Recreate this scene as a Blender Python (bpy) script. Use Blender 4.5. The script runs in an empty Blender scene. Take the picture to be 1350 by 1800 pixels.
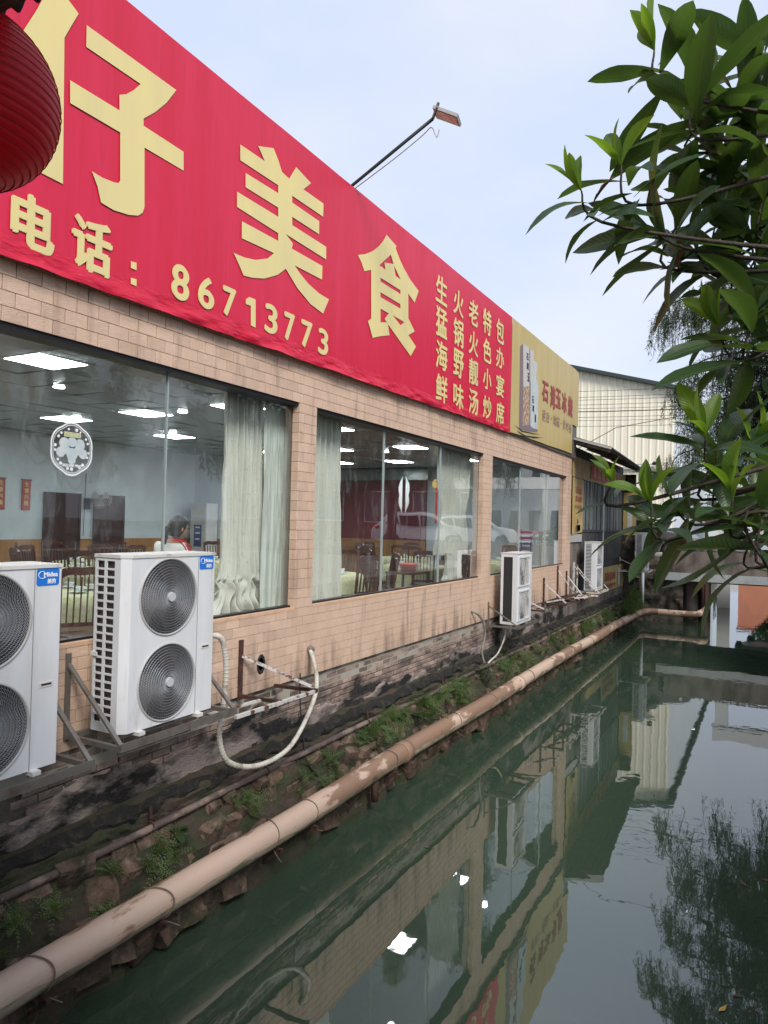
import bpy, bmesh, math, random
import numpy as np
from mathutils import Vector, Matrix, Euler
rnd = random.Random(7)
S = bpy.context.scene
COL = S.collection
R = math.radians
# ------------------------------------------------------------------ camera
F_PX, YAW, PIT, ROL = 1248.0, R(28.4), 0.0144, 0.025
_F0 = Vector((-math.sin(YAW), math.cos(YAW), 0)); _R0 = Vector((math.cos(YAW), math.sin(YAW), 0)); _Z = Vector((0, 0, 1))
_F = _F0*math.cos(PIT) + _Z*math.sin(PIT); _U0 = _Z*math.cos(PIT) - _F0*math.sin(PIT)
_R = _R0*math.cos(ROL) + _U0*math.sin(ROL); _U = _U0*math.cos(ROL) - _R0*math.sin(ROL)
cd = bpy.data.cameras.new('camera'); cam = bpy.data.objects.new('camera', cd); COL.objects.link(cam)
cam.matrix_world = Matrix(((_R.x, _U.x, -_F.x, 0), (_R.y, _U.y, -_F.y, 0), (_R.z, _U.z, -_F.z, 0), (0, 0, 0, 1)))
cd.sensor_fit = 'VERTICAL'; cd.sensor_height = 36.0; cd.sensor_width = 27.0; cd.lens = F_PX/1800*36
cd.clip_start = 0.05; cd.clip_end = 1500
S.camera = cam
def ray(px, py): return _F + _R*((px-675)/F_PX) + _U*((900-py)/F_PX)
def on(px, py, ax, v):
    d = ray(px, py); return d*(v/d[ax])
def at(px, py, depth): return ray(px, py)*depth
# ------------------------------------------------------------------ world and sun
SUN_EL, SUN_AZ = R(42), R(130)      # azimuth measured from +Y towards +X
w = bpy.data.worlds.new('World'); S.world = w; w.use_nodes = True
nt = w.node_tree; nt.nodes.clear()
def N(nt, t, **kw):
    n = nt.nodes.new(t)
    for k, v in kw.items():
        if k[0] == 'i' and k[1:].isdigit(): n.inputs[int(k[1:])].default_value = v
        else: setattr(n, k, v)
    return n
sky = N(nt, 'ShaderNodeTexSky'); sky.sky_type = 'NISHITA'; sky.sun_disc = False; sky.sun_elevation = SUN_EL; sky.sun_rotation = SUN_AZ
sky.air_density = 1.0; sky.dust_density = 2.0
tc = N(nt, 'ShaderNodeTexCoord'); mp = N(nt, 'ShaderNodeMapping'); mp.inputs['Scale'].default_value = (1, 1, 2.2)
nt.links.new(tc.outputs['Generated'], mp.inputs[0])
nz = N(nt, 'ShaderNodeTexNoise'); nz.inputs['Scale'].default_value = 2.0; nz.inputs['Detail'].default_value = 5; nz.inputs['Roughness'].default_value = .55
nt.links.new(mp.outputs[0], nz.inputs['Vector'])
cr = N(nt, 'ShaderNodeValToRGB'); cr.color_ramp.elements[0].position = .38; cr.color_ramp.elements[0].color = (4.05, 4.6, 5.75, 1)
cr.color_ramp.elements[1].position = .66; cr.color_ramp.elements[1].color = (4.9, 5.15, 5.75, 1)
nt.links.new(nz.outputs[0], cr.inputs[0])
mx = N(nt, 'ShaderNodeMixRGB'); mx.inputs[0].default_value = .9
nt.links.new(sky.outputs[0], mx.inputs[1]); nt.links.new(cr.outputs[0], mx.inputs[2])
bg = N(nt, 'ShaderNodeBackground'); bg.inputs[1].default_value = .082
wo = N(nt, 'ShaderNodeOutputWorld'); nt.links.new(mx.outputs[0], bg.inputs[0]); nt.links.new(bg.outputs[0], wo.inputs[0])
sd = bpy.data.lights.new('sun', 'SUN'); sd.energy = 1.5; sd.angle = R(22); sd.color = (1, .96, .9)
so = bpy.data.objects.new('sun', sd); COL.objects.link(so)
sdir = Vector((math.sin(SUN_AZ)*math.cos(SUN_EL), math.cos(SUN_AZ)*math.cos(SUN_EL), math.sin(SUN_EL)))
so.rotation_euler = (-sdir).to_track_quat('-Z', 'Y').to_euler(); so.location = (20, 0, 40)
vs = S.view_settings; vs.view_transform = 'Standard'; vs.look = 'None'; vs.gamma = 1; vs.exposure = 1.15; vs.use_curve_mapping = False
S.render.engine = 'CYCLES'; S.cycles.max_bounces = 8; S.cycles.transparent_max_bounces = 10; S.cycles.glossy_bounces = 4; S.cycles.diffuse_bounces = 3
S.cycles.sample_clamp_indirect = 6; S.cycles.use_denoising = True; S.cycles.caustics_reflective = False; S.cycles.caustics_refractive = False
# ------------------------------------------------------------------ materials
def mat(name, col, rough=.6, col2=None, scale=4.0, lo=.4, hi=.6, bump=0.0, bscale=60.0, metal=0.0, spec=.5, col3=None, s3=1.0, lo3=.5, hi3=.62, rand=0.0, stretch=(1, 1, 1), emit=None, estr=0, det=6):
    m = bpy.data.materials.new(name); m.use_nodes = True; t = m.node_tree
    b = t.nodes['Principled BSDF']; b.inputs['Roughness'].default_value = rough; b.inputs['Metallic'].default_value = metal
    b.inputs['Specular IOR Level'].default_value = spec
    g = N(t, 'ShaderNodeNewGeometry'); mpn = N(t, 'ShaderNodeMapping'); mpn.inputs['Scale'].default_value = stretch
    t.links.new(g.outputs['Position'], mpn.inputs[0])
    c = N(t, 'ShaderNodeRGB'); c.outputs[0].default_value = (*col, 1); out = c.outputs[0]
    def layer(out, cc, sc, l, h):
        n = N(t, 'ShaderNodeTexNoise'); n.inputs['Scale'].default_value = sc; n.inputs['Detail'].default_value = det; n.inputs['Roughness'].default_value = .6
        t.links.new(mpn.outputs[0], n.inputs['Vector'])
        mr = N(t, 'ShaderNodeMapRange'); mr.inputs[1].default_value = l; mr.inputs[2].default_value = h
        t.links.new(n.outputs[0], mr.inputs[0])
        x = N(t, 'ShaderNodeMixRGB'); t.links.new(mr.outputs[0], x.inputs[0]); t.links.new(out, x.inputs[1]); x.inputs[2].default_value = (*cc, 1)
        return x.outputs[0]
    if col2: out = layer(out, col2, scale, lo, hi)
    if col3: out = layer(out, col3, s3, lo3, hi3)
    if rand:
        oi = N(t, 'ShaderNodeObjectInfo'); hs = N(t, 'ShaderNodeHueSaturation')
        mr = N(t, 'ShaderNodeMapRange'); mr.inputs[3].default_value = 1-rand; mr.inputs[4].default_value = 1+rand
        t.links.new(oi.outputs['Random'], mr.inputs[0]); t.links.new(mr.outputs[0], hs.inputs['Value']); t.links.new(out, hs.inputs['Color']); out = hs.outputs[0]
    t.links.new(out, b.inputs['Base Color'])
    if bump:
        n = N(t, 'ShaderNodeTexNoise'); n.inputs['Scale'].default_value = bscale; n.inputs['Detail'].default_value = 5
        t.links.new(mpn.outputs[0], n.inputs['Vector'])
        bp = N(t, 'ShaderNodeBump'); bp.inputs['Strength'].default_value = bump; bp.inputs['Distance'].default_value = .02
        t.links.new(n.outputs[0], bp.inputs['Height']); t.links.new(bp.outputs[0], b.inputs['Normal'])
    if emit: b.inputs['Emission Color'].default_value = (*emit, 1); b.inputs['Emission Strength'].default_value = estr
    return m
def two_sided_leaf(name, col, col2, trans=.35, rough=.4, veins=False):
    m = mat(name, col, rough, col2, 7, .35, .65, rand=.22, spec=.45)
    t = m.node_tree; b = t.nodes['Principled BSDF']; o = t.nodes['Material Output']
    if veins:
        u = N(t, 'ShaderNodeUVMap'); sp = N(t, 'ShaderNodeSeparateXYZ'); t.links.new(u.outputs[0], sp.inputs[0])
        ab = N(t, 'ShaderNodeMath', operation='ABSOLUTE'); t.links.new(sp.outputs[0], ab.inputs[0])
        ma = N(t, 'ShaderNodeMath', operation='MULTIPLY_ADD'); ma.inputs[1].default_value = -.14; t.links.new(ab.outputs[0], ma.inputs[0]); t.links.new(sp.outputs[1], ma.inputs[2])
        fr_ = N(t, 'ShaderNodeMath', operation='MULTIPLY'); fr_.inputs[1].default_value = 17; t.links.new(ma.outputs[0], fr_.inputs[0])
        pg = N(t, 'ShaderNodeMath', operation='PINGPONG'); pg.inputs[1].default_value = .5; t.links.new(fr_.outputs[0], pg.inputs[0])
        sm = N(t, 'ShaderNodeMapRange'); sm.inputs[1].default_value = 0; sm.inputs[2].default_value = .35; t.links.new(pg.outputs[0], sm.inputs[0])
        bp = N(t, 'ShaderNodeBump'); bp.inputs['Strength'].default_value = .22; bp.inputs['Distance'].default_value = .003; t.links.new(sm.outputs[0], bp.inputs['Height']); t.links.new(bp.outputs[0], b.inputs['Normal'])
        mid = N(t, 'ShaderNodeMapRange'); mid.inputs[1].default_value = .05; mid.inputs[2].default_value = .12; mid.inputs[3].default_value = .35; mid.inputs[4].default_value = 0; t.links.new(ab.outputs[0], mid.inputs[0])
        old = b.inputs['Base Color'].links[0].from_socket; x = N(t, 'ShaderNodeMixRGB'); t.links.new(mid.outputs[0], x.inputs[0]); t.links.new(old, x.inputs[1]); x.inputs[2].default_value = (col[0]*2.5+.03, col[1]*2+.03, col[2]*1.5+.02, 1); t.links.new(x.outputs[0], b.inputs['Base Color'])
    tr = N(t, 'ShaderNodeBsdfTranslucent'); tr.inputs[0].default_value = (col[0]*2.2, col[1]*2.0, col[2]*.8, 1)
    mxs = N(t, 'ShaderNodeMixShader'); mxs.inputs[0].default_value = trans
    t.links.new(b.outputs[0], mxs.inputs[1]); t.links.new(tr.outputs[0], mxs.inputs[2]); t.links.new(mxs.outputs[0], o.inputs[0])
    return m
M = {}
def tile_mat():
    m = mat('peach_tile', (.71, .505, .375), .42, (.62, .43, .315), 3.0, .35, .7, spec=.5)
    t = m.node_tree; b = t.nodes['Principled BSDF']
    g = N(t, 'ShaderNodeNewGeometry'); sp = N(t, 'ShaderNodeSeparateXYZ'); t.links.new(g.outputs['Position'], sp.inputs[0])
    cb = N(t, 'ShaderNodeCombineXYZ'); add = N(t, 'ShaderNodeMath', operation='ADD'); t.links.new(sp.outputs[0], add.inputs[0]); t.links.new(sp.outputs[1], add.inputs[1])
    t.links.new(add.outputs[0], cb.inputs[0]); t.links.new(sp.outputs[2], cb.inputs[1])
    wn = N(t, 'ShaderNodeTexWhiteNoise', noise_dimensions='2D')
    sn = N(t, 'ShaderNodeVectorMath', operation='SNAP'); sn.inputs[1].default_value = (.1003, .107, 1); t.links.new(cb.outputs[0], sn.inputs[0]); t.links.new(sn.outputs[0], wn.inputs[0])
    # wavy chiselled relief of the tile face
    nz = N(t, 'ShaderNodeTexNoise'); nz.inputs['Scale'].default_value = 16; nz.inputs['Detail'].default_value = 3; nz.inputs['Distortion'].default_value = 1.2
    mp2 = N(t, 'ShaderNodeMapping'); mp2.inputs['Scale'].default_value = (1, 1, 1.7); t.links.new(g.outputs['Position'], mp2.inputs[0]); t.links.new(mp2.outputs[0], nz.inputs['Vector'])
    wv = N(t, 'ShaderNodeMath', operation='PINGPONG'); wv.inputs[1].default_value = .09; t.links.new(nz.outputs[0], wv.inputs[0])
    bp = N(t, 'ShaderNodeBump'); bp.inputs['Strength'].default_value = .55; bp.inputs['Distance'].default_value = .05; t.links.new(wv.outputs[0], bp.inputs['Height'])
    t.links.new(bp.outputs[0], b.inputs['Normal'])
    old = b.inputs['Base Color'].links[0].from_socket
    hs = N(t, 'ShaderNodeHueSaturation'); mr = N(t, 'ShaderNodeMapRange'); mr.inputs[3].default_value = .88; mr.inputs[4].default_value = 1.06
    oi = N(t, 'ShaderNodeObjectInfo'); t.links.new(oi.outputs['Random'], mr.inputs[0]); t.links.new(mr.outputs[0], hs.inputs['Value']); t.links.new(old, hs.inputs['Color'])
    # grime creeping up from the lower edge of the tiling and down from the sill
    st = N(t, 'ShaderNodeTexNoise'); st.inputs['Scale'].default_value = 2.2; st.inputs['Detail'].default_value = 8
    mp3 = N(t, 'ShaderNodeMapping'); mp3.inputs['Scale'].default_value = (2, 3.2, .5); t.links.new(g.outputs['Position'], mp3.inputs[0]); t.links.new(mp3.outputs[0], st.inputs['Vector'])
    zr = N(t, 'ShaderNodeMapRange'); zr.inputs[1].default_value = -1.35; zr.inputs[2].default_value = -1.95; zr.inputs[3].default_value = .0; zr.inputs[4].default_value = .2; t.links.new(sp.outputs[2], zr.inputs[0])
    ad = N(t, 'ShaderNodeMath', operation='ADD'); t.links.new(st.outputs[0], ad.inputs[0]); t.links.new(zr.outputs[0], ad.inputs[1])
    mr2 = N(t, 'ShaderNodeMapRange'); mr2.inputs[1].default_value = .56; mr2.inputs[2].default_value = .82; mr2.inputs[4].default_value = .75; t.links.new(ad.outputs[0], mr2.inputs[0])
    x = N(t, 'ShaderNodeMixRGB'); t.links.new(mr2.outputs[0], x.inputs[0]); t.links.new(hs.outputs[0], x.inputs[1]); x.inputs[2].default_value = (.2, .13, .095, 1)
    t.links.new(x.outputs[0], b.inputs['Base Color'])
    return m
M['tile'] = tile_mat()
M['grout'] = mat('grout', (.17, .105, .07), .9)
M['brick'] = mat('old_brick', (.34, .245, .20), .9, (.13, .10, .085), 5, .4, .6, bump=.6, bscale=45, col3=(.022, .019, .017), s3=1.1, lo3=.56, hi3=.64, rand=.3, stretch=(1, .6, 1.3))
M['mortar'] = mat('old_mortar', (.13, .105, .09), .95, (.03, .026, .022), 2.0, .48, .62, bump=.8, bscale=50)
M['render'] = mat('stained_plaster', (.32, .26, .23), .92, (.012, .011, .011), 1.3, .46, .54, bump=1.0, bscale=40, col3=(.10, .075, .06), s3=5, lo3=.5, hi3=.75, stretch=(1, .7, 1.4), det=9)
M['moss_black'] = mat('black_crust', (.012, .011, .010), .95, (.045, .035, .025), 14, .5, .7, bump=1.0, bscale=40)
M['stone'] = mat('bank_stone', (.16, .105, .08), .95, (.055, .05, .032), 4, .42, .6, bump=1.2, bscale=26, col3=(.27, .20, .16), s3=9, lo3=.55, hi3=.75, rand=.35, spec=.2)
M['earth'] = mat('bank_earth', (.06, .042, .03), .95, (.028, .036, .014), 3, .4, .6, bump=1, bscale=25)
M['red'] = mat('red_vinyl', (.62, .005, .038), .42, (.68, .014, .065), 1.2, .35, .7, bump=.05, bscale=8, stretch=(1, 3, .25), col3=(.56, .006, .035), s3=6, lo3=.5, hi3=.8)
M['hem'] = mat('crumpled_vinyl', (.60, .006, .038), .42, (.82, .12, .2), 9, .6, .85, bump=.6, bscale=14, stretch=(1, .6, 2))
M['letter'] = mat('cream_yellow_print', (.78, .65, .27), .45, (.70, .59, .28), 1.6, .35, .7, stretch=(1, 2, .3))
M['gold'] = mat('ochre_vinyl', (.50, .38, .14), .42, (.56, .44, .19), 1.3, .35, .65, bump=.06, bscale=9, stretch=(1, 2, .4))
M['gold2'] = mat('faded_yellow_vinyl', (.50, .36, .12), .5, (.34, .25, .12), 2, .4, .65, bump=.5, bscale=7)
M['white_paint'] = mat('white_enamel', (.70, .71, .73), .34, (.62, .62, .62), 3, .4, .7, col3=(.50, .45, .38), s3=5, lo3=.60, hi3=.85, stretch=(1, 2, .35))
M['lid'] = mat('dirty_lid', (.62, .61, .58), .5, (.25, .21, .17), 9, .58, .75, bump=.1, bscale=60)
M['grille'] = mat('grey_wire', (.30, .31, .33), .35, metal=.3)
M['hub'] = mat('grey_hub', (.5, .51, .54), .4)
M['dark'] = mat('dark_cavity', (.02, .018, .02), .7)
M['coil'] = mat('coil_fins', (.10, .075, .07), .5, (.06, .04, .04), 40, .4, .6)
M['blue'] = mat('blue_label', (.008, .17, .62), .35)
M['print_white'] = mat('white_print', (.85, .86, .88), .4)
M['navy'] = mat('navy_poster', (.03, .07, .25), .4)
M['purple'] = mat('purple_print', (.21, .16, .18), .45)
M['lilac'] = mat('lilac_print', (.55, .53, .50), .45)
M['palebl'] = mat('pale_blue_print', (.46, .53, .55), .45, (.56, .60, .60), 8, .4, .6)
M['brownprint'] = mat('brown_print', (.30, .15, .10), .5, (.55, .42, .30), 14, .45, .55)
M['maroon'] = mat('maroon_print', (.34, .06, .06), .5)
M['ink'] = mat('black_print', (.04, .035, .04), .5)
M['galv'] = mat('galvanised_steel', (.20, .18, .16), .45, (.14, .10, .08), 9, .5, .7, metal=.4)
M['rust'] = mat('rusty_steel', (.085, .035, .022), .85, (.035, .018, .014), 14, .4, .6, bump=.3, bscale=80)
M['rustwhite'] = mat('flaking_white_steel', (.58, .55, .52), .6, (.12, .05, .03), 9, .52, .6)
M['pipe'] = mat('peeling_pipe', (.27, .165, .11), .5, (.55, .40, .31), 1.1, .50, .525, bump=.15, bscale=30, col3=(.14, .085, .06), s3=5, lo3=.64, hi3=.69, stretch=(1.4, .5, 1.4), det=9)
M['pipe_under'] = mat('algae_streaked_pipe', (.46, .36, .27), .6, (.17, .17, .10), 7, .45, .6, bump=.2, bscale=30, stretch=(2, .5, 2))
M['wire'] = mat('rusty_wire', (.17, .12, .09), .7)
M['thinpipe'] = mat('old_thin_pipe', (.09, .065, .058), .8, (.22, .16, .13), 5, .5, .62, bump=.5, bscale=40)
M['hose'] = mat('white_wrapped_hose', (.60, .57, .50), .6, (.30, .26, .2), 6, .5, .7, bump=.2, bscale=70)
M['hose2'] = mat('grey_insulated_hose', (.30, .28, .24), .75, (.15, .14, .12), 12, .4, .65, bump=.3, bscale=70)
M['blackcable'] = mat('black_cable', (.015, .015, .015), .5)
M['alu'] = mat('dark_aluminium', (.02, .02, .022), .4, metal=.5)
M['seal'] = mat('glass_joint', (.35, .40, .40), .3)
M['sill'] = mat('sill_tile', (.68, .43, .28), .5, (.55, .36, .25), 6, .4, .7)
M['curtain'] = mat('grey_green_brocade', (.70, .69, .62), .75, (.56, .56, .50), 22, .58, .68)
M['lining'] = mat('pale_green_lining', (.66, .70, .64), .8)
M['wall_in'] = mat('pale_blue_wall', (.62, .70, .74), .8, (.56, .63, .67), 1.5, .4, .7)
M['wall_red'] = mat('crimson_wall', (.17, .006, .025), .6, (.13, .005, .02), 2, .4, .7)
M['oak'] = mat('orange_wainscot', (.42, .20, .055), .45, (.34, .15, .04), 4, .4, .6, stretch=(6, 6, .4))
M['mahog'] = mat('mahogany', (.055, .012, .012), .3, (.03, .008, .008), 10, .4, .6, stretch=(5, 5, .5))
M['chairwood'] = mat('dark_red_wood', (.10, .028, .016), .32, (.05, .014, .01), 8, .4, .6)
M['ceil'] = mat('brushed_ceiling_panel', (.34, .37, .38), .22, metal=.55, rand=.06)
M['led'] = mat('lit_panel', (.9, .95, 1), .5, emit=(.93, .98, 1), estr=12)
M['floor_in'] = mat('beige_floor_tile', (.42, .38, .32), .2, (.36, .33, .28), 2, .4, .6)
M['cloth'] = mat('pale_yellow_tablecloth', (.55, .55, .34), .8, (.45, .44, .26), 25, .45, .6)
M['china'] = mat('white_china', (.72, .78, .78), .2)
M['basin'] = mat('red_plastic', (.72, .05, .035), .35)
M['scroll'] = mat('red_scroll', (.42, .02, .01), .6, (.6, .25, .05), 20, .6, .7)
M['goldprint'] = mat('gold_print', (.70, .45, .12), .5)
M['black'] = mat('black_plastic', (.015, .015, .017), .4)
M['skin'] = mat('skin', (.44, .24, .16), .5)
M['hair'] = mat('black_hair', (.009, .008, .009), .45, (.02, .018, .018), 60, .4, .6, bump=.4, bscale=120, stretch=(1, 1, .15))
M['jersey'] = mat('white_jersey', (.7, .68, .66), .8)
M['crimson'] = mat('red_stripe', (.5, .02, .03), .8)
M['concrete'] = mat('grey_concrete', (.20, .165, .145), .9, (.10, .08, .07), 2.2, .42, .62, bump=.5, bscale=30, col3=(.03, .026, .024), s3=1.1, lo3=.56, hi3=.7, stretch=(1, 1, .45))
M['beam'] = mat('grey_painted_beam', (.40, .42, .42), .6, (.28, .29, .28), 3, .5, .75)
M['abut'] = mat('mossy_abutment', (.10, .08, .06), .95, (.025, .024, .018), 3, .42, .58, bump=.9, bscale=12, col3=(.20, .16, .12), s3=5, lo3=.6, hi3=.7)
M['asphalt'] = mat('asphalt', (.055, .055, .055), .9, (.08, .078, .075), 6, .4, .6)
M['pave'] = mat('concrete_paving', (.22, .21, .19), .9, (.15, .14, .12), 2, .4, .6)
M['cream'] = mat('cream_cladding', (.84, .78, .62), .5, (.78, .72, .58), .8, .4, .7, stretch=(2, 2, .2))
M['bluewall'] = mat('grey_blue_cladding', (.58, .63, .68), .5, (.50, .55, .60), .8, .4, .7, stretch=(2, 2, .2))
M['darkroof'] = mat('dark_roofing', (.035, .05, .05), .6)
M['corr'] = mat('dark_corrugated_sheet', (.055, .055, .058), .55, (.12, .115, .11), 3, .5, .7, stretch=(3, 3, .5), metal=.3)
M['wood'] = mat('weathered_wood', (.15, .13, .115), .85, (.08, .065, .055), 6, .4, .6, stretch=(1, 4, 4))
M['plastic_clear'] = mat('grey_polycarbonate', (.16, .19, .20), .25, (.09, .11, .12), 2, .4, .6, stretch=(4, 4, .3))
M['leaf'] = two_sided_leaf('loquat_leaf', (.048, .095, .032), (.028, .062, .028), .36, .36, True)
M['leaf_young'] = two_sided_leaf('young_loquat_leaf', (.125, .23, .035), (.08, .15, .03), .5, .42, True)
M['leaf_brown'] = mat('dead_leaf', (.22, .10, .06), .8, (.12, .05, .035), 30, .4, .6)
M['twig'] = mat('twig_bark', (.04, .028, .02), .8, (.07, .05, .035), 20, .4, .6, bump=.4, bscale=80)
M['willow'] = two_sided_leaf('fine_leaf', (.045, .085, .028), (.025, .055, .022), .3, .5)
M['fern'] = two_sided_leaf('fern_leaf', (.11, .17, .055), (.07, .11, .035), .3, .55)
M['broad'] = two_sided_leaf('broad_leaf', (.035, .075, .025), (.022, .05, .018), .25, .5)
M['orange'] = mat('orange_render', (.62, .22, .12), .7, (.52, .2, .12), .5, .4, .6)
M['whitewall'] = mat('white_render', (.6, .6, .58), .7)
M['winglass'] = mat('dark_window', (.05, .06, .07), .1)
M['suv_grey'] = mat('grey_car_paint', (.17, .16, .165), .28, metal=.4)
M['suv_white'] = mat('white_car_paint', (.78, .78, .78), .25)
M['carglass'] = mat('car_glass', (.012, .014, .016), .06)
M['tyre'] = mat('tyre_rubber', (.02, .02, .02), .8)
M['rim'] = mat('alloy_rim', (.45, .45, .46), .3, metal=.6)
M['redlamp'] = mat('red_lamp', (.5, .02, .015), .25)
M['headlamp'] = mat('clear_lamp', (.7, .72, .75), .1)
M['lantern'] = two_sided_leaf('red_lantern_silk', (.62, .010, .045), (.5, .008, .03), .4, .42)
M['lantern_gold'] = mat('worn_gold_trim', (.42, .22, .07), .5, (.25, .02, .02), 60, .45, .6)
M['lens_sign_reflection'] = mat('lens_painted_reflection', (.62, .28, .25), .25, (.75, .6, .58), 12, .4, .6)  # pink is the red sign's reflection, put into the lens colour
M['shell'] = mat('grey_aluminium', (.42, .41, .40), .5)
M['redfence'] = mat('brown_slat', (.11, .05, .035), .7)
def glass_mat(name, ior=1.5, tint=(.93, .97, .95), rough=.0, haze=.012):
    m = bpy.data.materials.new(name); m.use_nodes = True; t = m.node_tree; t.nodes.clear()
    o = N(t, 'ShaderNodeOutputMaterial'); tr = N(t, 'ShaderNodeBsdfTransparent'); tr.inputs[0].default_value = (*tint, 1)
    gl = N(t, 'ShaderNodeBsdfGlossy'); gl.inputs['Roughness'].default_value = rough; gl.inputs[0].default_value = (1, 1, 1, 1)
    lw = N(t, 'ShaderNodeLayerWeight'); pw = N(t, 'ShaderNodeMath', operation='POWER'); pw.inputs[1].default_value = 3.0; t.links.new(lw.outputs['Facing'], pw.inputs[0]); lw.inputs[0].default_value = .5
    fr = N(t, 'ShaderNodeMath', operation='MULTIPLY_ADD'); fr.inputs[1].default_value = .9; fr.inputs[2].default_value = .02; t.links.new(pw.outputs[0], fr.inputs[0])
    g = N(t, 'ShaderNodeNewGeometry'); n = N(t, 'ShaderNodeTexNoise'); n.inputs['Scale'].default_value = 1.1; n.inputs['Detail'].default_value = 1
    t.links.new(g.outputs['Position'], n.inputs['Vector'])
    bp = N(t, 'ShaderNodeBump'); bp.inputs['Strength'].default_value = .08; bp.inputs['Distance'].default_value = .03
    t.links.new(n.outputs[0], bp.inputs['Height']); t.links.new(bp.outputs[0], gl.inputs['Normal'])
    mu = N(t, 'ShaderNodeMath', operation='MULTIPLY'); mu.inputs[1].default_value = 1.7; mu.use_clamp = True; t.links.new(fr.outputs[0], mu.inputs[0])
    ms = N(t, 'ShaderNodeMixShader'); t.links.new(mu.outputs[0], ms.inputs[0]); t.links.new(tr.outputs[0], ms.inputs[1]); t.links.new(gl.outputs[0], ms.inputs[2])
    # dust and water marks
    df = N(t, 'ShaderNodeBsdfDiffuse'); df.inputs[0].default_value = (.7, .75, .75, 1)
    n2 = N(t, 'ShaderNodeTexNoise'); n2.inputs['Scale'].default_value = 3.5; n2.inputs['Detail'].default_value = 9; n2.inputs['Roughness'].default_value = .75
    mpn = N(t, 'ShaderNodeMapping'); mpn.inputs['Scale'].default_value = (1, 1.6, .5); t.links.new(g.outputs['Position'], mpn.inputs[0]); t.links.new(mpn.outputs[0], n2.inputs['Vector'])
    mr = N(t, 'ShaderNodeMapRange'); mr.inputs[1].default_value = .52; mr.inputs[2].default_value = .78; mr.inputs[3].default_value = haze; mr.inputs[4].default_value = .2; t.links.new(n2.outputs[0], mr.inputs[0])
    m2 = N(t, 'ShaderNodeMixShader'); t.links.new(mr.outputs[0], m2.inputs[0]); t.links.new(ms.outputs[0], m2.inputs[1]); t.links.new(df.outputs[0], m2.inputs[2])
    t.links.new(m2.outputs[0], o.inputs[0]); return m
M['glass'] = glass_mat('window_glass')
def water_mat():
    m = bpy.data.materials.new('murky_water'); m.use_nodes = True; t = m.node_tree; b = t.nodes['Principled BSDF']
    b.inputs['Roughness'].default_value = .015; b.inputs['IOR'].default_value = 2.05
    g = N(t, 'ShaderNodeNewGeometry'); n = N(t, 'ShaderNodeTexNoise'); n.inputs['Scale'].default_value = .35; n.inputs['Detail'].default_value = 3; t.links.new(g.outputs['Position'], n.inputs['Vector'])
    x = N(t, 'ShaderNodeMixRGB'); x.inputs[1].default_value = (.032, .056, .038, 1); x.inputs[2].default_value = (.044, .068, .042, 1); t.links.new(n.outputs[0], x.inputs[0]); t.links.new(x.outputs[0], b.inputs['Base Color'])
    n1 = N(t, 'ShaderNodeTexNoise'); n1.inputs['Scale'].default_value = 2.2; n1.inputs['Detail'].default_value = 3; n1.inputs['Roughness'].default_value = .45; t.links.new(g.outputs['Position'], n1.inputs['Vector'])
    bp = N(t, 'ShaderNodeBump'); bp.inputs['Strength'].default_value = .02; bp.inputs['Distance'].default_value = .08; t.links.new(n1.outputs[0], bp.inputs['Height']); t.links.new(bp.outputs[0], b.inputs['Normal'])
    return m
M['water'] = water_mat()
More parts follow.
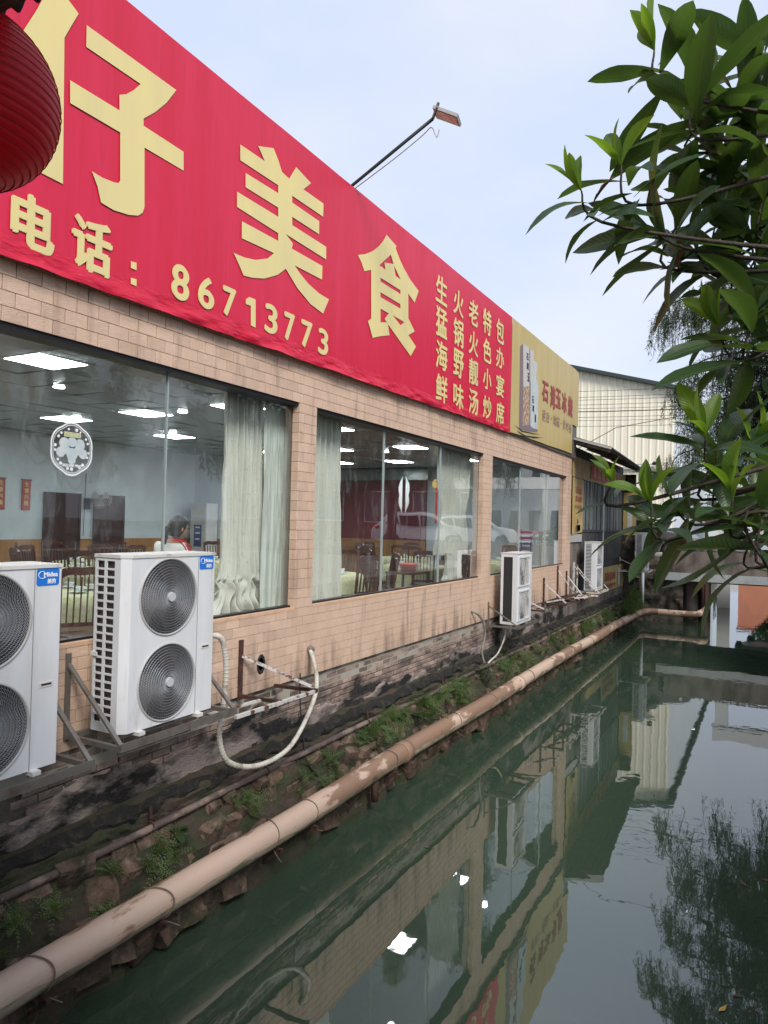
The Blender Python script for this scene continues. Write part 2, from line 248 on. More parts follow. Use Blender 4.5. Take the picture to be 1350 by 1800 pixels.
# ------------------------------------------------------------------ object helpers
def tag(o, label=None, cat=None, group=None, kind=None):
    if label: o['label'] = label
    if cat: o['category'] = cat
    if group: o['group'] = group
    if kind: o['kind'] = kind
    return o
def thing(name, loc, label, cat, group=None):
    o = bpy.data.objects.new(name, None); COL.objects.link(o); o.location = loc; o.empty_display_size = .1
    o['_o'] = tuple(loc); return tag(o, label, cat, group)
def origin(p):
    while p.parent: p = p.parent
    return Vector(p['_o']) if '_o' in p else Vector(p.location)
class MB:
    def __init__(s): s.v = []; s.f = []
    def add(s, vs, fs):
        n = len(s.v); s.v += [tuple(v) for v in vs]; s.f += [tuple(i+n for i in f) for f in fs]; return s
    def box(s, x0, x1, y0, y1, z0, z1):
        x0, x1 = min(x0, x1), max(x0, x1); y0, y1 = min(y0, y1), max(y0, y1); z0, z1 = min(z0, z1), max(z0, z1)
        return s.add([(x0, y0, z0), (x1, y0, z0), (x1, y1, z0), (x0, y1, z0), (x0, y0, z1), (x1, y0, z1), (x1, y1, z1), (x0, y1, z1)],
                     [(0, 3, 2, 1), (4, 5, 6, 7), (0, 1, 5, 4), (1, 2, 6, 5), (2, 3, 7, 6), (3, 0, 4, 7)])
    def bar(s, a, b, w, h=None, up=(0, 0, 1)):
        a = Vector(a); b = Vector(b); h = h or w; d = (b-a).normalized(); u = Vector(up)
        if abs(d.dot(u)) > .98: u = Vector((1, 0, 0))
        x = d.cross(u).normalized()*w/2; y = x.cross(d).normalized()*h/2
        return s.add([a-x-y, a+x-y, a+x+y, a-x+y, b-x-y, b+x-y, b+x+y, b-x+y], [(0, 3, 2, 1), (4, 5, 6, 7), (0, 1, 5, 4), (1, 2, 6, 5), (2, 3, 7, 6), (3, 0, 4, 7)])
    def tube(s, pts, r, n=8, cap=True):
        pts = [Vector(p) for p in pts]; k = len(pts); rs = r if isinstance(r, (list, tuple)) else [r]*k
        base = len(s.v); ref = None
        for i, p in enumerate(pts):
            d = (pts[min(i+1, k-1)]-pts[max(i-1, 0)]).normalized()
            if ref is None:
                ref = Vector((0, 0, 1)) if abs(d.z) < .9 else Vector((1, 0, 0))
            x = (ref - d*ref.dot(d)).normalized(); ref = x; y = d.cross(x)
            for j in range(n):
                t = 2*math.pi*j/n; s.v.append(tuple(p+(x*math.cos(t)+y*math.sin(t))*rs[i]))
        for i in range(k-1):
            for j in range(n):
                a = base+i*n+j; b = base+i*n+(j+1) % n; s.f.append((a, b, b+n, a+n))
        if cap: s.f.append(tuple(base+j for j in range(n))[::-1]); s.f.append(tuple(base+(k-1)*n+j for j in range(n)))
        return s
    def lathe(s, c, prof, n=24, sx=1, sy=1):
        c = Vector(c); base = len(s.v); k = len(prof)
        for r, z in prof:
            for j in range(n):
                t = 2*math.pi*j/n; s.v.append((c.x+r*math.cos(t)*sx, c.y+r*math.sin(t)*sy, c.z+z))
        for i in range(k-1):
            for j in range(n):
                a = base+i*n+j; b = base+i*n+(j+1) % n; s.f.append((a, b, b+n, a+n))
        s.f.append(tuple(base+j for j in range(n))[::-1]); s.f.append(tuple(base+(k-1)*n+j for j in range(n)))
        return s
    def poly(s, pts): return s.add(pts, [tuple(range(len(pts)))])
    def prism(s, pts, off):
        n = len(pts); off = Vector(off); p = [Vector(q) for q in pts]
        return s.add(p+[q+off for q in p], [tuple(range(n))[::-1], tuple(range(n, 2*n))]+[(i, (i+1) % n, (i+1) % n+n, i+n) for i in range(n)])
    def grid(s, fn, nu, nv):
        base = len(s.v)
        for i in range(nu+1):
            for j in range(nv+1): s.v.append(tuple(fn(i/nu, j/nv)))
        for i in range(nu):
            for j in range(nv):
                a = base+i*(nv+1)+j; s.f.append((a, a+nv+1, a+nv+2, a+1))
        return s
    def mesh(s, name, m, o=(0, 0, 0), smooth=False):
        o = Vector(o); me = bpy.data.meshes.new(name)
        me.from_pydata([(v[0]-o.x, v[1]-o.y, v[2]-o.z) for v in s.v], [], s.f)
        me.materials.append(m if not isinstance(m, str) else M[m])
        if smooth: me.polygons.foreach_set('use_smooth', [True]*len(me.polygons))
        me.update(); return me
    def build(s, name, m, parent=None, smooth=False, label=None, cat=None, group=None, kind=None):
        if parent is not None: o = origin(parent)
        else:
            a = np.array(s.v); o = Vector(((a[:, 0].min()+a[:, 0].max())/2, (a[:, 1].min()+a[:, 1].max())/2, a[:, 2].min()))
        ob = bpy.data.objects.new(name, s.mesh(name, m, o, smooth)); COL.objects.link(ob)
        if parent is not None: ob.parent = parent
        else: ob.location = o; ob['_o'] = tuple(o)
        return tag(ob, label, cat, group, kind)
def B(*a): return MB().box(*a)
def place(name, me, parent, loc, rot=None, kind=None):
    ob = bpy.data.objects.new(name, me); COL.objects.link(ob); ob.parent = parent
    ob.location = Vector(loc)-origin(parent)
    if rot is not None: ob.rotation_euler = rot
    if kind: ob['kind'] = kind
    return ob
def copy_tree(o, parent=None):
    c = o.copy(); COL.objects.link(c); c.parent = parent
    for ch in list(o.children): copy_tree(ch, c)
    return c
def dup(o, loc, label=None, rz=None, group=None):
    c = copy_tree(o); c.location = loc; c['_o'] = tuple(loc)
    if rz is not None: c.rotation_euler = (0, 0, rz)
    if label: c['label'] = label
    if group: c['group'] = group
    return c
def hidden_src(o):  # remove a prototype that is not itself used
    for ch in list(o.children): hidden_src(ch)
    bpy.data.objects.remove(o)
# text as flat print: glyph outlines fitted to a rectangle (u0..u1, v0..v1) on a plane
_tc = {}
def glyph_mesh(s):
    if s not in _tc:
        c = bpy.data.curves.new('print', 'FONT'); c.body = s; o = bpy.data.objects.new('print', c); COL.objects.link(o)
        me = o.to_mesh(); v = np.array([p.co[:2] for p in me.vertices]); f = [tuple(p.vertices) for p in me.polygons]
        o.to_mesh_clear(); bpy.data.objects.remove(o); bpy.data.curves.remove(c); _tc[s] = (v, f)
    return _tc[s]
def text_mb(mb, s, O, U, V, u0, u1, v0, v1, bold=.03, step=.0004, mirror=False):
    v, f = glyph_mesh(s)
    if len(v) == 0: return mb
    a, b = v.min(0), v.max(0); O = Vector(O); U = Vector(U); V = Vector(V); Nn = U.cross(V).normalized()
    em = (v1-v0)
    w_ = v.copy(); w_[:, 0] = (v[:, 0]-a[0])/max(b[0]-a[0], 1e-6); w_[:, 1] = (v[:, 1]-a[1])/max(b[1]-a[1], 1e-6)
    if mirror: w_[:, 0] = 1-w_[:, 0]
    bu = bold*em; offs = [(0, 0)] if bold == 0 else [(0, 0), (-bu, 0), (bu, 0), (0, bu*.7), (0, -bu*.7), (-bu*.6, bu*.5), (bu*.6, -bu*.5)]
    for k, (du, dv) in enumerate(offs):
        mb.add([O+U*(u0+bu+(u1-u0-2*bu)*p[0]+du)+V*(v0+bu*.7+(v1-v0-1.4*bu)*p[1]+dv)+Nn*(step*k) for p in w_], f)
    return mb
YU, ZU = (0, 1, 0), (0, 0, 1)
def px_text(s, xl, xr, yt, yb, X, name, m, parent, bold=.03):
    cx = (xl+xr)/2; cy = (yt+yb)/2
    y0 = on(xl, cy, 0, X).y; y1 = on(xr, cy, 0, X).y; z1 = on(cx, yt, 0, X).z; z0 = on(cx, yb, 0, X).z
    return text_mb(MB(), s, (X, 0, 0), YU, ZU, y0, y1, z0, z1, bold).build(name, m, parent)
def px_poly(pts, X, name, m, parent, sc=1, ox=0, oy=0, holes=()):
    def cv(ps): return [on(x*sc+ox, y*sc+oy, 0, X) for x, y in ps]
    bm = bmesh.new(); edges = []
    for ring in [pts]+list(holes):
        vs_ = [bm.verts.new(p) for p in cv(ring)]
        edges += [bm.edges.new((vs_[i], vs_[(i+1) % len(vs_)])) for i in range(len(vs_))]
    bmesh.ops.triangle_fill(bm, use_beauty=True, edges=edges)
    mb = MB(); bm.verts.index_update(); mb.add([v.co for v in bm.verts], [tuple(v.index for v in (f.verts if f.normal.x >= 0 else reversed(f.verts))) for f in bm.faces]); bm.free()
    return mb.build(name, m, parent)
def lerp(a, b, t): return a+(b-a)*t
def smooth_path(pts, n=6):
    P_ = [Vector(p) for p in pts]; out = []
    for i in range(len(P_)-1):
        p0 = P_[max(i-1, 0)]; p1 = P_[i]; p2 = P_[i+1]; p3 = P_[min(i+2, len(P_)-1)]
        for k in range(n):
            t = k/n; out.append(.5*((2*p1)+(p2-p0)*t+(2*p0-5*p1+4*p2-p3)*t*t+(3*p1-p0-3*p2+p3)*t**3))
    out.append(P_[-1]); return out
def hsh(*a):
    x = math.sin(sum(v*k for v, k in zip(a, (12.9898, 78.233, 37.719, 9.17))))*43758.5453; return x-math.floor(x)
def vnoise(x, y=0.0):
    xi, yi = math.floor(x), math.floor(y); fx, fy = x-xi, y-yi; fx = fx*fx*(3-2*fx); fy = fy*fy*(3-2*fy)
    return lerp(lerp(hsh(xi, yi), hsh(xi+1, yi), fx), lerp(hsh(xi, yi+1), hsh(xi+1, yi+1), fx), fy)

WATER = -3.5; WX = -4.65; FLOOR = -1.6
# ================================================================== SETTING
MB().add([(-30, -60, WATER), (6, -60, WATER), (6, 300, WATER), (-30, 300, WATER)], [(0, 1, 2, 3)]).build('canal_water', 'water', kind='structure')
MB().add([(-700, -300, -4.6), (700, -300, -4.6), (700, 900, -4.6), (-700, 900, -4.6)], [(0, 1, 2, 3)]).build('ground', 'earth', kind='structure')
# right bank
B(.55, 60, 1.2, 28.5, -4.5, FLOOR).build('right_bank_ground', 'pave', kind='structure')
B(.5, 60, 37, 250, -4.5, FLOOR).build('far_right_bank_ground', 'pave', kind='structure')
B(-80, -4.4, 34.6, 250, -4.5, FLOOR+.3).build('far_left_bank_ground', 'pave', kind='structure')
# road crossing the canal on the bridge (left and right of it on solid ground)
MB().box(-80, -4.4, 28.95, 34.6, -4.5, -1.22).box(.6, 60, 28.95, 37, -4.5, -1.22).build('road_embankment', 'abut', kind='structure')
B(-80, 60, 29.0, 34.4, -1.216, -1.196).build('road', 'asphalt', kind='structure')
# left bank: masonry slope under the buildings
def bank_prof(y, t):
    prof = [(-4.80, -2.36), (-4.62, -2.40), (-4.50, -2.50), (-4.52, -2.64), (-4.44, -2.78), (-4.36, -3.05), (-4.28, -3.35), (-4.24, -3.9)]
    k = t*(len(prof)-1); i = min(int(k), len(prof)-2); f = k-i
    x = lerp(prof[i][0], prof[i+1][0], f); z = lerp(prof[i][1], prof[i+1][1], f)
    n = (vnoise(y*3.1, t*9)-.5)*.10 + (vnoise(y*9, t*23)-.5)*.05
    return (x+n*(.4+t), y, z+n*.5)
bank = MB().grid(lambda u, t: bank_prof(lerp(-2, 28.6, u), t), 420, 26).build('left_bank', 'earth', kind='structure')
MB().grid(lambda u, t: (-4.56+.05*math.sin(t*math.pi)+(vnoise(lerp(1, 28, u)*7, t*3)-.5)*.07, lerp(1, 28, u), lerp(-2.36, -2.535, t)+(vnoise(lerp(1, 28, u)*9, 7)-.5)*.05), 500, 5).build('crust_ledge', 'moss_black', bank, kind='stuff')
stone_me = []
for k in range(8):
    bm = bmesh.new(); bmesh.ops.create_cube(bm, size=1); bmesh.ops.subdivide_edges(bm, edges=bm.edges[:], cuts=1, use_grid_fill=True)
    for v in bm.verts:
        d = v.co.normalized(); v.co = v.co*.72+d*.20; v.co *= 1+(rnd.random()-.5)*.26
    me = bpy.data.meshes.new('stone'); bm.to_mesh(me); bm.free(); me.materials.append(M['stone']); stone_me.append(me)
cnt = 0
y = 2.3
while y < 26 and cnt < 290:
    for row, (x, z) in enumerate([(-4.535, -2.70), (-4.475, -2.87), (-4.405, -3.06), (-4.32, -3.31)]):
        s = (.24 if row < 3 else .30)*(.75+.5*rnd.random())
        if rnd.random() < .13: continue
        if y > 12 and rnd.random() < .35: continue
        o = place('stone', stone_me[rnd.randrange(8)], bank, (x+(rnd.random()-.5)*.06+(.05 if rnd.random() < .12 else 0), y+rnd.random()*.12, z+(rnd.random()-.5)*.07), (rnd.uniform(-.22, .22), rnd.uniform(.2, .45), rnd.uniform(-.15, .15)+3.1416*rnd.randrange(2)))
        o.scale = (s*.55, s*rnd.uniform(.8, 1.15), s*rnd.uniform(.65, .85)); cnt += 1
    y += .245
# ================================================================== RESTAURANT
rest = thing('restaurant_building', (WX, 9, -1.78), 'long restaurant clad in peach tiles with three big windows over the canal', 'building')
W = [(-1.2, 6.55), (6.90, 12.45), (12.93, 18.64)]     # window spans in y
ZS, ZL = -.98, 1.32                                     # sill and lintel
core = MB()
core.box(-4.95, WX-.012, -3, 19.15, ZL+.02, 4.0)         # spandrel and parapet behind the signs
core.box(-4.95, WX-.012, -3, 19.15, -1.78, ZS-.02)
for a, b in ((-3, -1.2), (6.55, 6.90), (12.45, 12.93), (18.64, 19.15)): core.box(-4.762, WX-.012, a+.01, b-.01, ZS-.02, ZL+.02)
core.build('wall', 'grout', rest)
# tiles
tiles = []   # (y0,y1,z0,z1,kind)
def course(ya, yb, z1, h, odd, holes=()):
    y = ya-(.1 if odd else 0)
    while y < yb-.002:
        a, b = max(y, ya), min(y+.2, yb)
        if b-a > .02: tiles.append((a, b, z1-h, z1, 'f'))
        y += .2003
for k in range(5): course(-1, 19.15, 1.32+(k+1)*.1075, .1075, k % 2)
for k in range(8): course(-1, 19.15, ZS-.015-k*.1, .1, k % 2)
for a, b in [(6.55, 6.90), (12.45, 12.93), (18.64, 19.15)]:
    n = 21; h = (ZL-ZS+.015)/n
    for k in range(n):
        course(a, b, ZL-k*h, h, k % 2)
        tiles.append((a, b, ZL-(k+1)*h, ZL-k*h, 'j'))
def tile_verts(w_, h, g=.0030, t=.012, c=.0018, gz=None):
    gz = g*.6 if gz is None else gz
    a = [(0, g, gz), (0, w_-g, gz), (0, w_-g, h-gz), (0, g, h-gz)]
    b = [(t-c, y, z) for _, y, z in a]
    d = [(t, g+c, gz+c), (t, w_-g-c, gz+c), (t, w_-g-c, h-gz-c), (t, g+c, h-gz-c)]
    f = [(8, 9, 10, 11)]
    for i in range(4): j = (i+1) % 4; f += [(i, j, j+4, i+4), (i+4, j+4, j+8, i+8)]
    return a+b+d, f
face = [t_ for t_ in tiles if t_[4] == 'f']; jam = [t_ for t_ in tiles if t_[4] == 'j']
def tdist(t_):
    p = Vector((WX, (t_[0]+t_[1])/2, (t_[2]+t_[3])/2)); q = ray(0, 900)
    y0 = 2.75
    return p.length + (100 if (t_[0]+t_[1])/2 < y0 or (t_[3]-t_[2]) < .05 else 0)
face.sort(key=tdist)
tcache = {}
for t_ in face[:262]:
    a, b, z0, z1, _ = t_; key = (round(b-a, 3), round(z1-z0, 4))
    if key not in tcache: v, f = tile_verts(*key); tcache[key] = MB().add(v, f).mesh('tile', 'tile')
    place('tile', tcache[key], rest, (WX-.012+rnd.uniform(-.0006, .0012), a, z0))
far = MB()
for t_ in face[262:]:
    a, b, z0, z1, _ = t_; v, f = tile_verts(b-a, z1-z0); far.add([(x+WX-.012, y+a, z+z0) for x, y, z in v], f)
far.build('tiles_beyond', 'tile', rest, kind='stuff')
for idx, t_ in enumerate(jam):     # reveals: the jamb facing the camera, right-hand side of each window
    a, b, z0, z1, _ = t_; v, f = tile_verts(.10, z1-z0)
    mb = MB().add([(WX-.10+y, a+.01-x, z+z0) for x, y, z in v], f)
    if idx < 38: mb.build('tile', 'tile', rest)
    else: mb.build('tile_reveal', 'tile', rest, kind='stuff')
for a, b in W:
    MB().box(-4.86, WX+.004, a+.002, b-.002, ZS-.03, ZS).build('sill', 'sill', rest)
    MB().box(-4.86, WX-.02, a, b, ZL-.035, ZL+.005).box(-4.79, -4.71, a, b, ZS, ZS+.02).build('window_frame', 'alu', rest)
mull = {0: [1.2, 4.645], 1: [8.735, 10.69], 2: [14.97, 17.03]}
for i, (a, b) in enumerate(W):
    ys = [a]+mull[i]+[b]
    win = MB().box(-4.765, -4.735, ys[1]-.006, ys[1]+.006, ZS+.02, ZL-.04).box(-4.765, -4.735, ys[2]-.006, ys[2]+.006, ZS+.02, ZL-.04).build('window', 'seal', rest)
    for c in range(3): MB().add([(-4.75, ys[c]+.006, ZS+.02), (-4.75, ys[c+1]-.006, ZS+.02), (-4.75, ys[c+1]-.006, ZL-.04), (-4.75, ys[c]+.006, ZL-.04)], [(0, 1, 2, 3)]).build('pane', 'glass', win)
# shell of the building
MB().box(-13.3, -4.96, -3, 19.15, 1.75, 2.0).build('roof', 'concrete', rest)
MB().box(-13.3, -13.05, -3, 19.15, FLOOR, 1.75).build('back_wall', 'wall_in', rest)
MB().box(-13.05, -4.96, -3.2, -3.0, FLOOR, 1.75).build('end_wall', 'wall_in', rest)
MB().box(-13.05, -11.75, 13.8, 13.95, FLOOR, 1.75).build('partition', 'wall_in', rest)
MB().box(-8.8, -4.96, 18.92, 19.14, FLOOR, 1.75).build('end_wall', 'wall_in', rest)
MB().box(-13.05, -8.8, 18.85, 19.14, FLOOR, 1.45).build('feature_wall', 'wall_red', rest)
MB().box(-13.05, -8.6, 18.5, 18.84, 1.25, 1.56).build('soffit', 'ceil', rest)
MB().box(-13.3, -4.7, -3, 19.15, FLOOR-.4, FLOOR).build('floor', 'floor_in', rest)
MB().box(-13.05, -13.03, -3, 13.8, FLOOR, -.52).box(-13.03, -11.75, 13.78, 13.80, FLOOR, -.52).box(-13.03, -8.8, 18.83, 18.85, FLOOR, -.52).build('wainscot', 'oak', rest)
MB().box(-4.94, -4.72, 19.15, 19.19, -2.2, 4.0).box(-13.3, -4.95, 19.15, 19.3, -2.5, 3.9).build('outer_end_wall', 'concrete', rest)
MB().box(-13.05, -4.82, -3, 18.85, 1.62, 1.75).build('ceiling_void', 'grille', rest)
# ceiling panels with a slight uneven tilt, lit panels among them
pm = MB().box(-.298, .298, -.298, .298, 0, .012).mesh('ceiling_panel', 'ceil')
leds = {(i, j) for i in (2, 5, 8) for j in (4, 9, 13, 18, 23)}
k = 0
for i in range(13):
    for j in range(26):
        x = -5.30-i*.6; y = 2.3+j*.6
        if y > 18.6 or x < -12.8: continue
        if (i, j) in leds: continue
        if k < 300 and (x > -12.6 or 1): place('ceiling_panel', pm, rest, (x, y, 1.555), (rnd.uniform(-.018, .018), rnd.uniform(-.018, .018), 0)); k += 1
MB().box(-13.04, -4.96, -3, 2.0, 1.555, 1.567).build('ceiling_sheet', 'ceil', rest)
ledg = 'square lit panels set flush in the restaurant ceiling'
lf = MB().box(-.3, .3, -.3, .3, 0, .012)
first = None
for (i, j) in sorted(leds):
    x = -5.30-i*.6; y = 2.3+j*.6
    if first is None:
        first = thing('ceiling_light', (x, y, 1.545), 'square white light panel glowing in the grey metal ceiling', 'ceiling light', ledg); 
        MB().box(x-.3, x+.3, y-.3, y+.3, 1.552, 1.566).build('frame', 'shell', first)
        MB().box(x-.275, x+.275, y-.275, y+.275, 1.548, 1.5515).build('diffuser', 'led', first)
    else: dup(first, (x, y, 1.545))
firstd = None
for (x, y) in [tuple(on(*q, 2, 1.54)[:2]) for q in ((103.7, 681.5), (135, 735.7), (321, 725), (303.7, 761.5), (678, 795))]+[(-5.5, 10.9), (-5.5, 15.4), (-9.5, 12.2), (-5.5, 6.4)]:
    if firstd is None:
        firstd = MB().lathe((x, y, 1.54), [(.065, 0), (.065, .01), (.05, .012)], 16).build('downlight', 'led'); firstd.location = (x, y, 1.54); tag(firstd, 'small round recessed lamp glowing between ceiling panels', 'downlight', 'round downlights in the restaurant ceiling')
    else: dup(firstd, (x, y, 1.54))
# interior doors
for (a, b) in ((9.5, 10.27), (10.72, 11.45)):
    d = B(-13.03, -12.99, a, b, FLOOR, .40).build('door', 'mahog', rest)
    MB().box(-13.03, -12.97, a-.05, a, FLOOR, .45).box(-13.03, -12.97, b, b+.05, FLOOR, .45).box(-13.03, -12.97, a, b, .40, .45).build('door_frame', 'mahog', d)
    MB().box(-12.99, -12.95, b-.1, b-.07, -.75, -.6).build('handle', 'galv', d)
# sticker on the first window pane (round scalloped greeting, mirror-written as seen from outside)
st = thing('window_sticker', (-4.74, 3.672, .31), 'scalloped white-edged greeting sticker on the inside of the big window', 'sticker')
def scal(r, n=64): return [(-4.742, 3.672+r*.185*math.sin(t)*(1+.06*abs(math.cos(3*t))), .505+r*.195*math.cos(t)*(1+.07*abs(math.cos(3*t)))) for t in [2*math.pi*i/n for i in range(n)]]
a_, b_ = scal(1.0), scal(.94); MB().add(a_+b_, [(i, (i+1) % 64, (i+1) % 64+64, i+64) for i in range(64)]).build('border', 'print_white', st)
a_, b_ = scal(.90), scal(.875); MB().add(a_+b_, [(i, (i+1) % 64, (i+1) % 64+64, i+64) for i in range(64)]).build('inner_border', 'print_white', st)
c_ = MB()
for (yy, zz, r) in [(-.07, .04, .045), (0, .055, .04), (.07, .04, .045), (-.1, -.03, .04), (.1, -.03, .04), (0, -.04, .05), (-.05, -.01, .035), (.05, -.01, .035), (0, -.085, .035)]:
    c_.poly([(-4.7415+.0002*len(c_.f), 3.672+yy+r*math.sin(t), .505+zz+r*math.cos(t)) for t in [2*math.pi*i/14 for i in range(14)]])
c_.build('blue_rosette', 'palebl', st)
dd = MB()
for i in range(26):
    t = 2*math.pi*i/26
    if i % 3 == 0: continue
    yy, zz, r = 3.672+.15*math.sin(t), .505+.155*math.cos(t), .008+.006*hsh(i)
    dd.poly([(-4.7395, yy+r*math.sin(q), zz+r*math.cos(q)) for q in [2*math.pi*k/8 for k in range(8)]])
dd.build('dots', 'print_white', st)
MB().box(-4.7405, -4.739, 3.597, 3.747, .595, .635).build('scroll_band', 'cloth', st)
text_mb(MB(), 'HAPPY NEW YEAR', (-4.738, 0, 0), YU, ZU, 3.587, 3.757, .365, .388, .04, .0002, mirror=True).build('lettering', 'print_white', st)
# ------------------------------------------------------------------ big red sign
SX = -4.575
sg = thing('red_sign', (SX, 8.5, 1.78), 'huge red banner sign with cream yellow characters along the roof edge', 'sign')
def zbot(y): return 1.735+.0113*(y-3)+.014*(vnoise(y*.9)-.5)+.008*(vnoise(y*3.7, 3)-.5)
def ztop(y): return 4.115+.006*(y-3)
Y0S, Y1S, Y2S = -2.0, on(898, 670, 0, SX).y, on(1017, 700, 0, SX).y
def sheet(ya, yb, X, zb, zt, n, amp):
    def fn(u, t):
        y = lerp(ya, yb, u); b = zb(y); z = lerp(b, zt(y), t)
        return (X+amp*(vnoise(y*.8, z*.7)-.5)+amp*.6*(vnoise(y*2.5, z*1.2)-.5), y, z)
    return MB().grid(fn, n, 14)
sheet(Y0S, Y1S, SX, lambda y: zbot(y)+.16, ztop, 160, .007).build('banner', 'red', sg, smooth=True)
def hem(u, t):
    y = lerp(Y0S, Y1S, u); b = zbot(y)
    e = (1-t)
    return (SX+e*.022*(vnoise(y*5, t*3)-.5)*2+e*.012+  .007*(vnoise(y*.8, (b+.16)*.7)-.5)+.004*(vnoise(y*2.5, (b+.16)*1.2)-.5), y, b+.165*t)
MB().grid(hem, 620, 7).build('hem', 'hem', sg, smooth=True)
MB().box(-4.70, SX-.03, Y0S, Y2S-.02, 1.86, 4.08).build('sign_box', 'galv', sg)
LX = SX+.008
ren = [(270, -90), (360, -2), (415, 72), (375, 138), (340, 200), (332, 970), (205, 905), (205, 400), (100, 480), (20, 330), (90, 240), (130, 150), (195, 50)]
px_poly(ren, LX, 'character', 'letter', sg, 1/3)
zi = [(457, 132), (930, 475), (880, 540), (820, 590), (757, 625), (757, 663), (968, 800), (968, 900), (762, 778), (762, 1092), (752, 1122), (728, 1137), (680, 1133), (600, 1108), (533, 1068), (515, 985), (485, 903), (540, 937), (600, 961), (625, 965), (634, 952), (634, 698), (370, 543), (370, 423), (630, 582), (630, 500), (665, 497), (705, 475), (742, 443), (455, 247)]
px_poly(zi, LX, 'character', 'letter', sg, 1/3)
mei = [(110, 140), (222, 216), (192, 147), (262, 157), (285, 215), (300, 265), (333, 296), (365, 243), (433, 317), (398, 345), (490, 410), (488, 470), (347, 374), (347, 405), (470, 490), (470, 550), (347, 470), (347, 508), (502, 607), (502, 665), (318, 549), (350, 592), (345, 615), (485, 695), (483, 757), (358, 692), (380, 725), (420, 775), (470, 820), (515, 847), (488, 912), (430, 868), (370, 795), (318, 707), (280, 735), (220, 752), (165, 748), (125, 738), (105, 690), (80, 635), (130, 656), (180, 667), (235, 660), (264, 636), (117, 568), (117, 490), (283, 580), (283, 545), (95, 425), (95, 355), (283, 470), (283, 428), (134, 335), (134, 270), (283, 362), (283, 326), (110, 212)]
px_poly(mei, LX, 'character', 'letter', sg, 520/1350, 380, 200)
shi = [(520, 95), (653, 245), (640, 270), (700, 430), (760, 555), (830, 680), (945, 838), (890, 990), (808, 870), (808, 1195), (893, 1370), (808, 1418), (910, 1570), (838, 1695), (540, 1275), (560, 1420), (440, 1432), (338, 1455), (310, 1350), (275, 1235), (318, 1200), (318, 558), (228, 575), (190, 460), (143, 362), (240, 350), (340, 310), (420, 245), (480, 170)]
shh = [[(578, 358), (612, 480), (493, 462), (505, 552), (425, 497)], [(640, 640), (618, 500), (706, 682)], [(440, 660), (703, 825), (703, 875), (440, 712)], [(440, 852), (703, 1010), (703, 1068), (440, 917)], [(442, 1068), (550, 1132), (495, 1205), (524, 1248), (442, 1250)], [(600, 1155), (757, 1247), (705, 1288)]]
px_poly(shi, LX, 'character', 'letter', sg, 150/1125, 610, 400, holes=shh)
for s_, a, b, t_, u_ in [('电', 18, 97, 343, 440), ('话', 125, 198, 384, 480), ('8', 301, 333, 465, 528), ('6', 348, 377, 486, 543), ('7', 391, 415, 505, 557), ('3', 465, 488, 535, 587), ('7', 499, 518, 550, 600), ('7', 529, 549, 564, 612), ('3', 559, 577, 578, 624)]:
    px_text(s_, a, b, t_, u_, LX, 'character', 'letter', sg, .045)
px_poly([(135, 846), (152, 836), (180, 848), (180, 976), (158, 966), (158, 876), (135, 868)], LX, 'character', 'letter', sg, 520/1350, 380, 200)
for c0, c1 in ((459, 473), (488, 501)): px_poly([(230, c0), (240, c0+3), (240, c1+2), (230, c1-2)], LX, 'character', 'letter', sg)
cols = [(222, 292, [('生', 155, 320), ('猛', 340, 520), ('海', 540, 710), ('鲜', 738, 905)]), (326, 388, [('火', 237, 390), ('锅', 408, 572), ('野', 590, 757), ('味', 790, 940)]),
        (418, 475, [('老', 297, 447), ('火', 480, 625), ('靓', 645, 800), ('汤', 825, 975)]), (502, 553, [('特', 350, 502), ('色', 525, 667), ('小', 700, 827), ('炒', 865, 1000)]), (580, 628, [('包', 408, 552), ('办', 578, 702), ('宴', 740, 870), ('席', 900, 1030)])]
for a, b, L_ in cols:
    for s_, t_, u_ in L_: px_text(s_, 700+a*.2963, 700+b*.2963, 440+t_*.2963, 440+u_*.2963, LX, 'character', 'letter', sg, .03)
# yellow advertising panel at the end
ys_ = thing('yellow_sign', (SX, 17, 1.86), 'ochre banner with a bottle and box picture at the far end of the roof edge', 'sign')
def ztop2(y): return ztop(y) if y < Y2S-.35 else ztop(y)-(y-Y2S+.35)*.12
Ystep = on(1006, 760, 0, SX).y
sheet(Y1S+.012, Ystep, SX, lambda y: zbot(y)+.02, ztop2, 60, .007).build('banner', 'gold', ys_, smooth=True)
zst = on(1010, 748, 0, SX).z
sheet(Ystep, Y2S, SX, lambda y: zst, ztop2, 8, .007).build('banner', 'gold', ys_, smooth=True)
MB().box(-4.72, SX-.02, Y1S+.02, Ystep, 1.9, 4.0).box(-4.72, SX-.02, Ystep, Y2S-.01, zst+.02, 4.0).build('sign_box', 'galv', ys_)
YX = SX+.008; sc = 130/1114; A = dict(sc=sc, ox=900, oy=590)
px_poly([(170, 118), (172, 760), (160, 1360), (112, 1372), (115, 900), (128, 160)], YX, 'print', 'purple', ys_, **A)
px_poly([(170, 118), (262, 185), (262, 760), (172, 770)], YX, 'print', 'lilac', ys_, **A)
px_poly([(274, 195), (328, 240), (328, 700), (274, 700)], YX, 'print', 'lilac', ys_, **A)
px_poly([(172, 772), (262, 762), (262, 1345), (160, 1355)], YX, 'print', 'brownprint', ys_, **A)
px_poly([(262, 760), (264, 190), (274, 197), (275, 1345), (262, 1345)], YX, 'print', 'purple', ys_, **A)
px_poly([(318, 400), (345, 380), (372, 410), (380, 470), (372, 500), (365, 640), (385, 720), (398, 760), (385, 1410), (330, 1400), (285, 1370), (275, 1345), (280, 760), (285, 705), (318, 650), (322, 490)], YX+.002, 'print', 'palebl', ys_, **A)
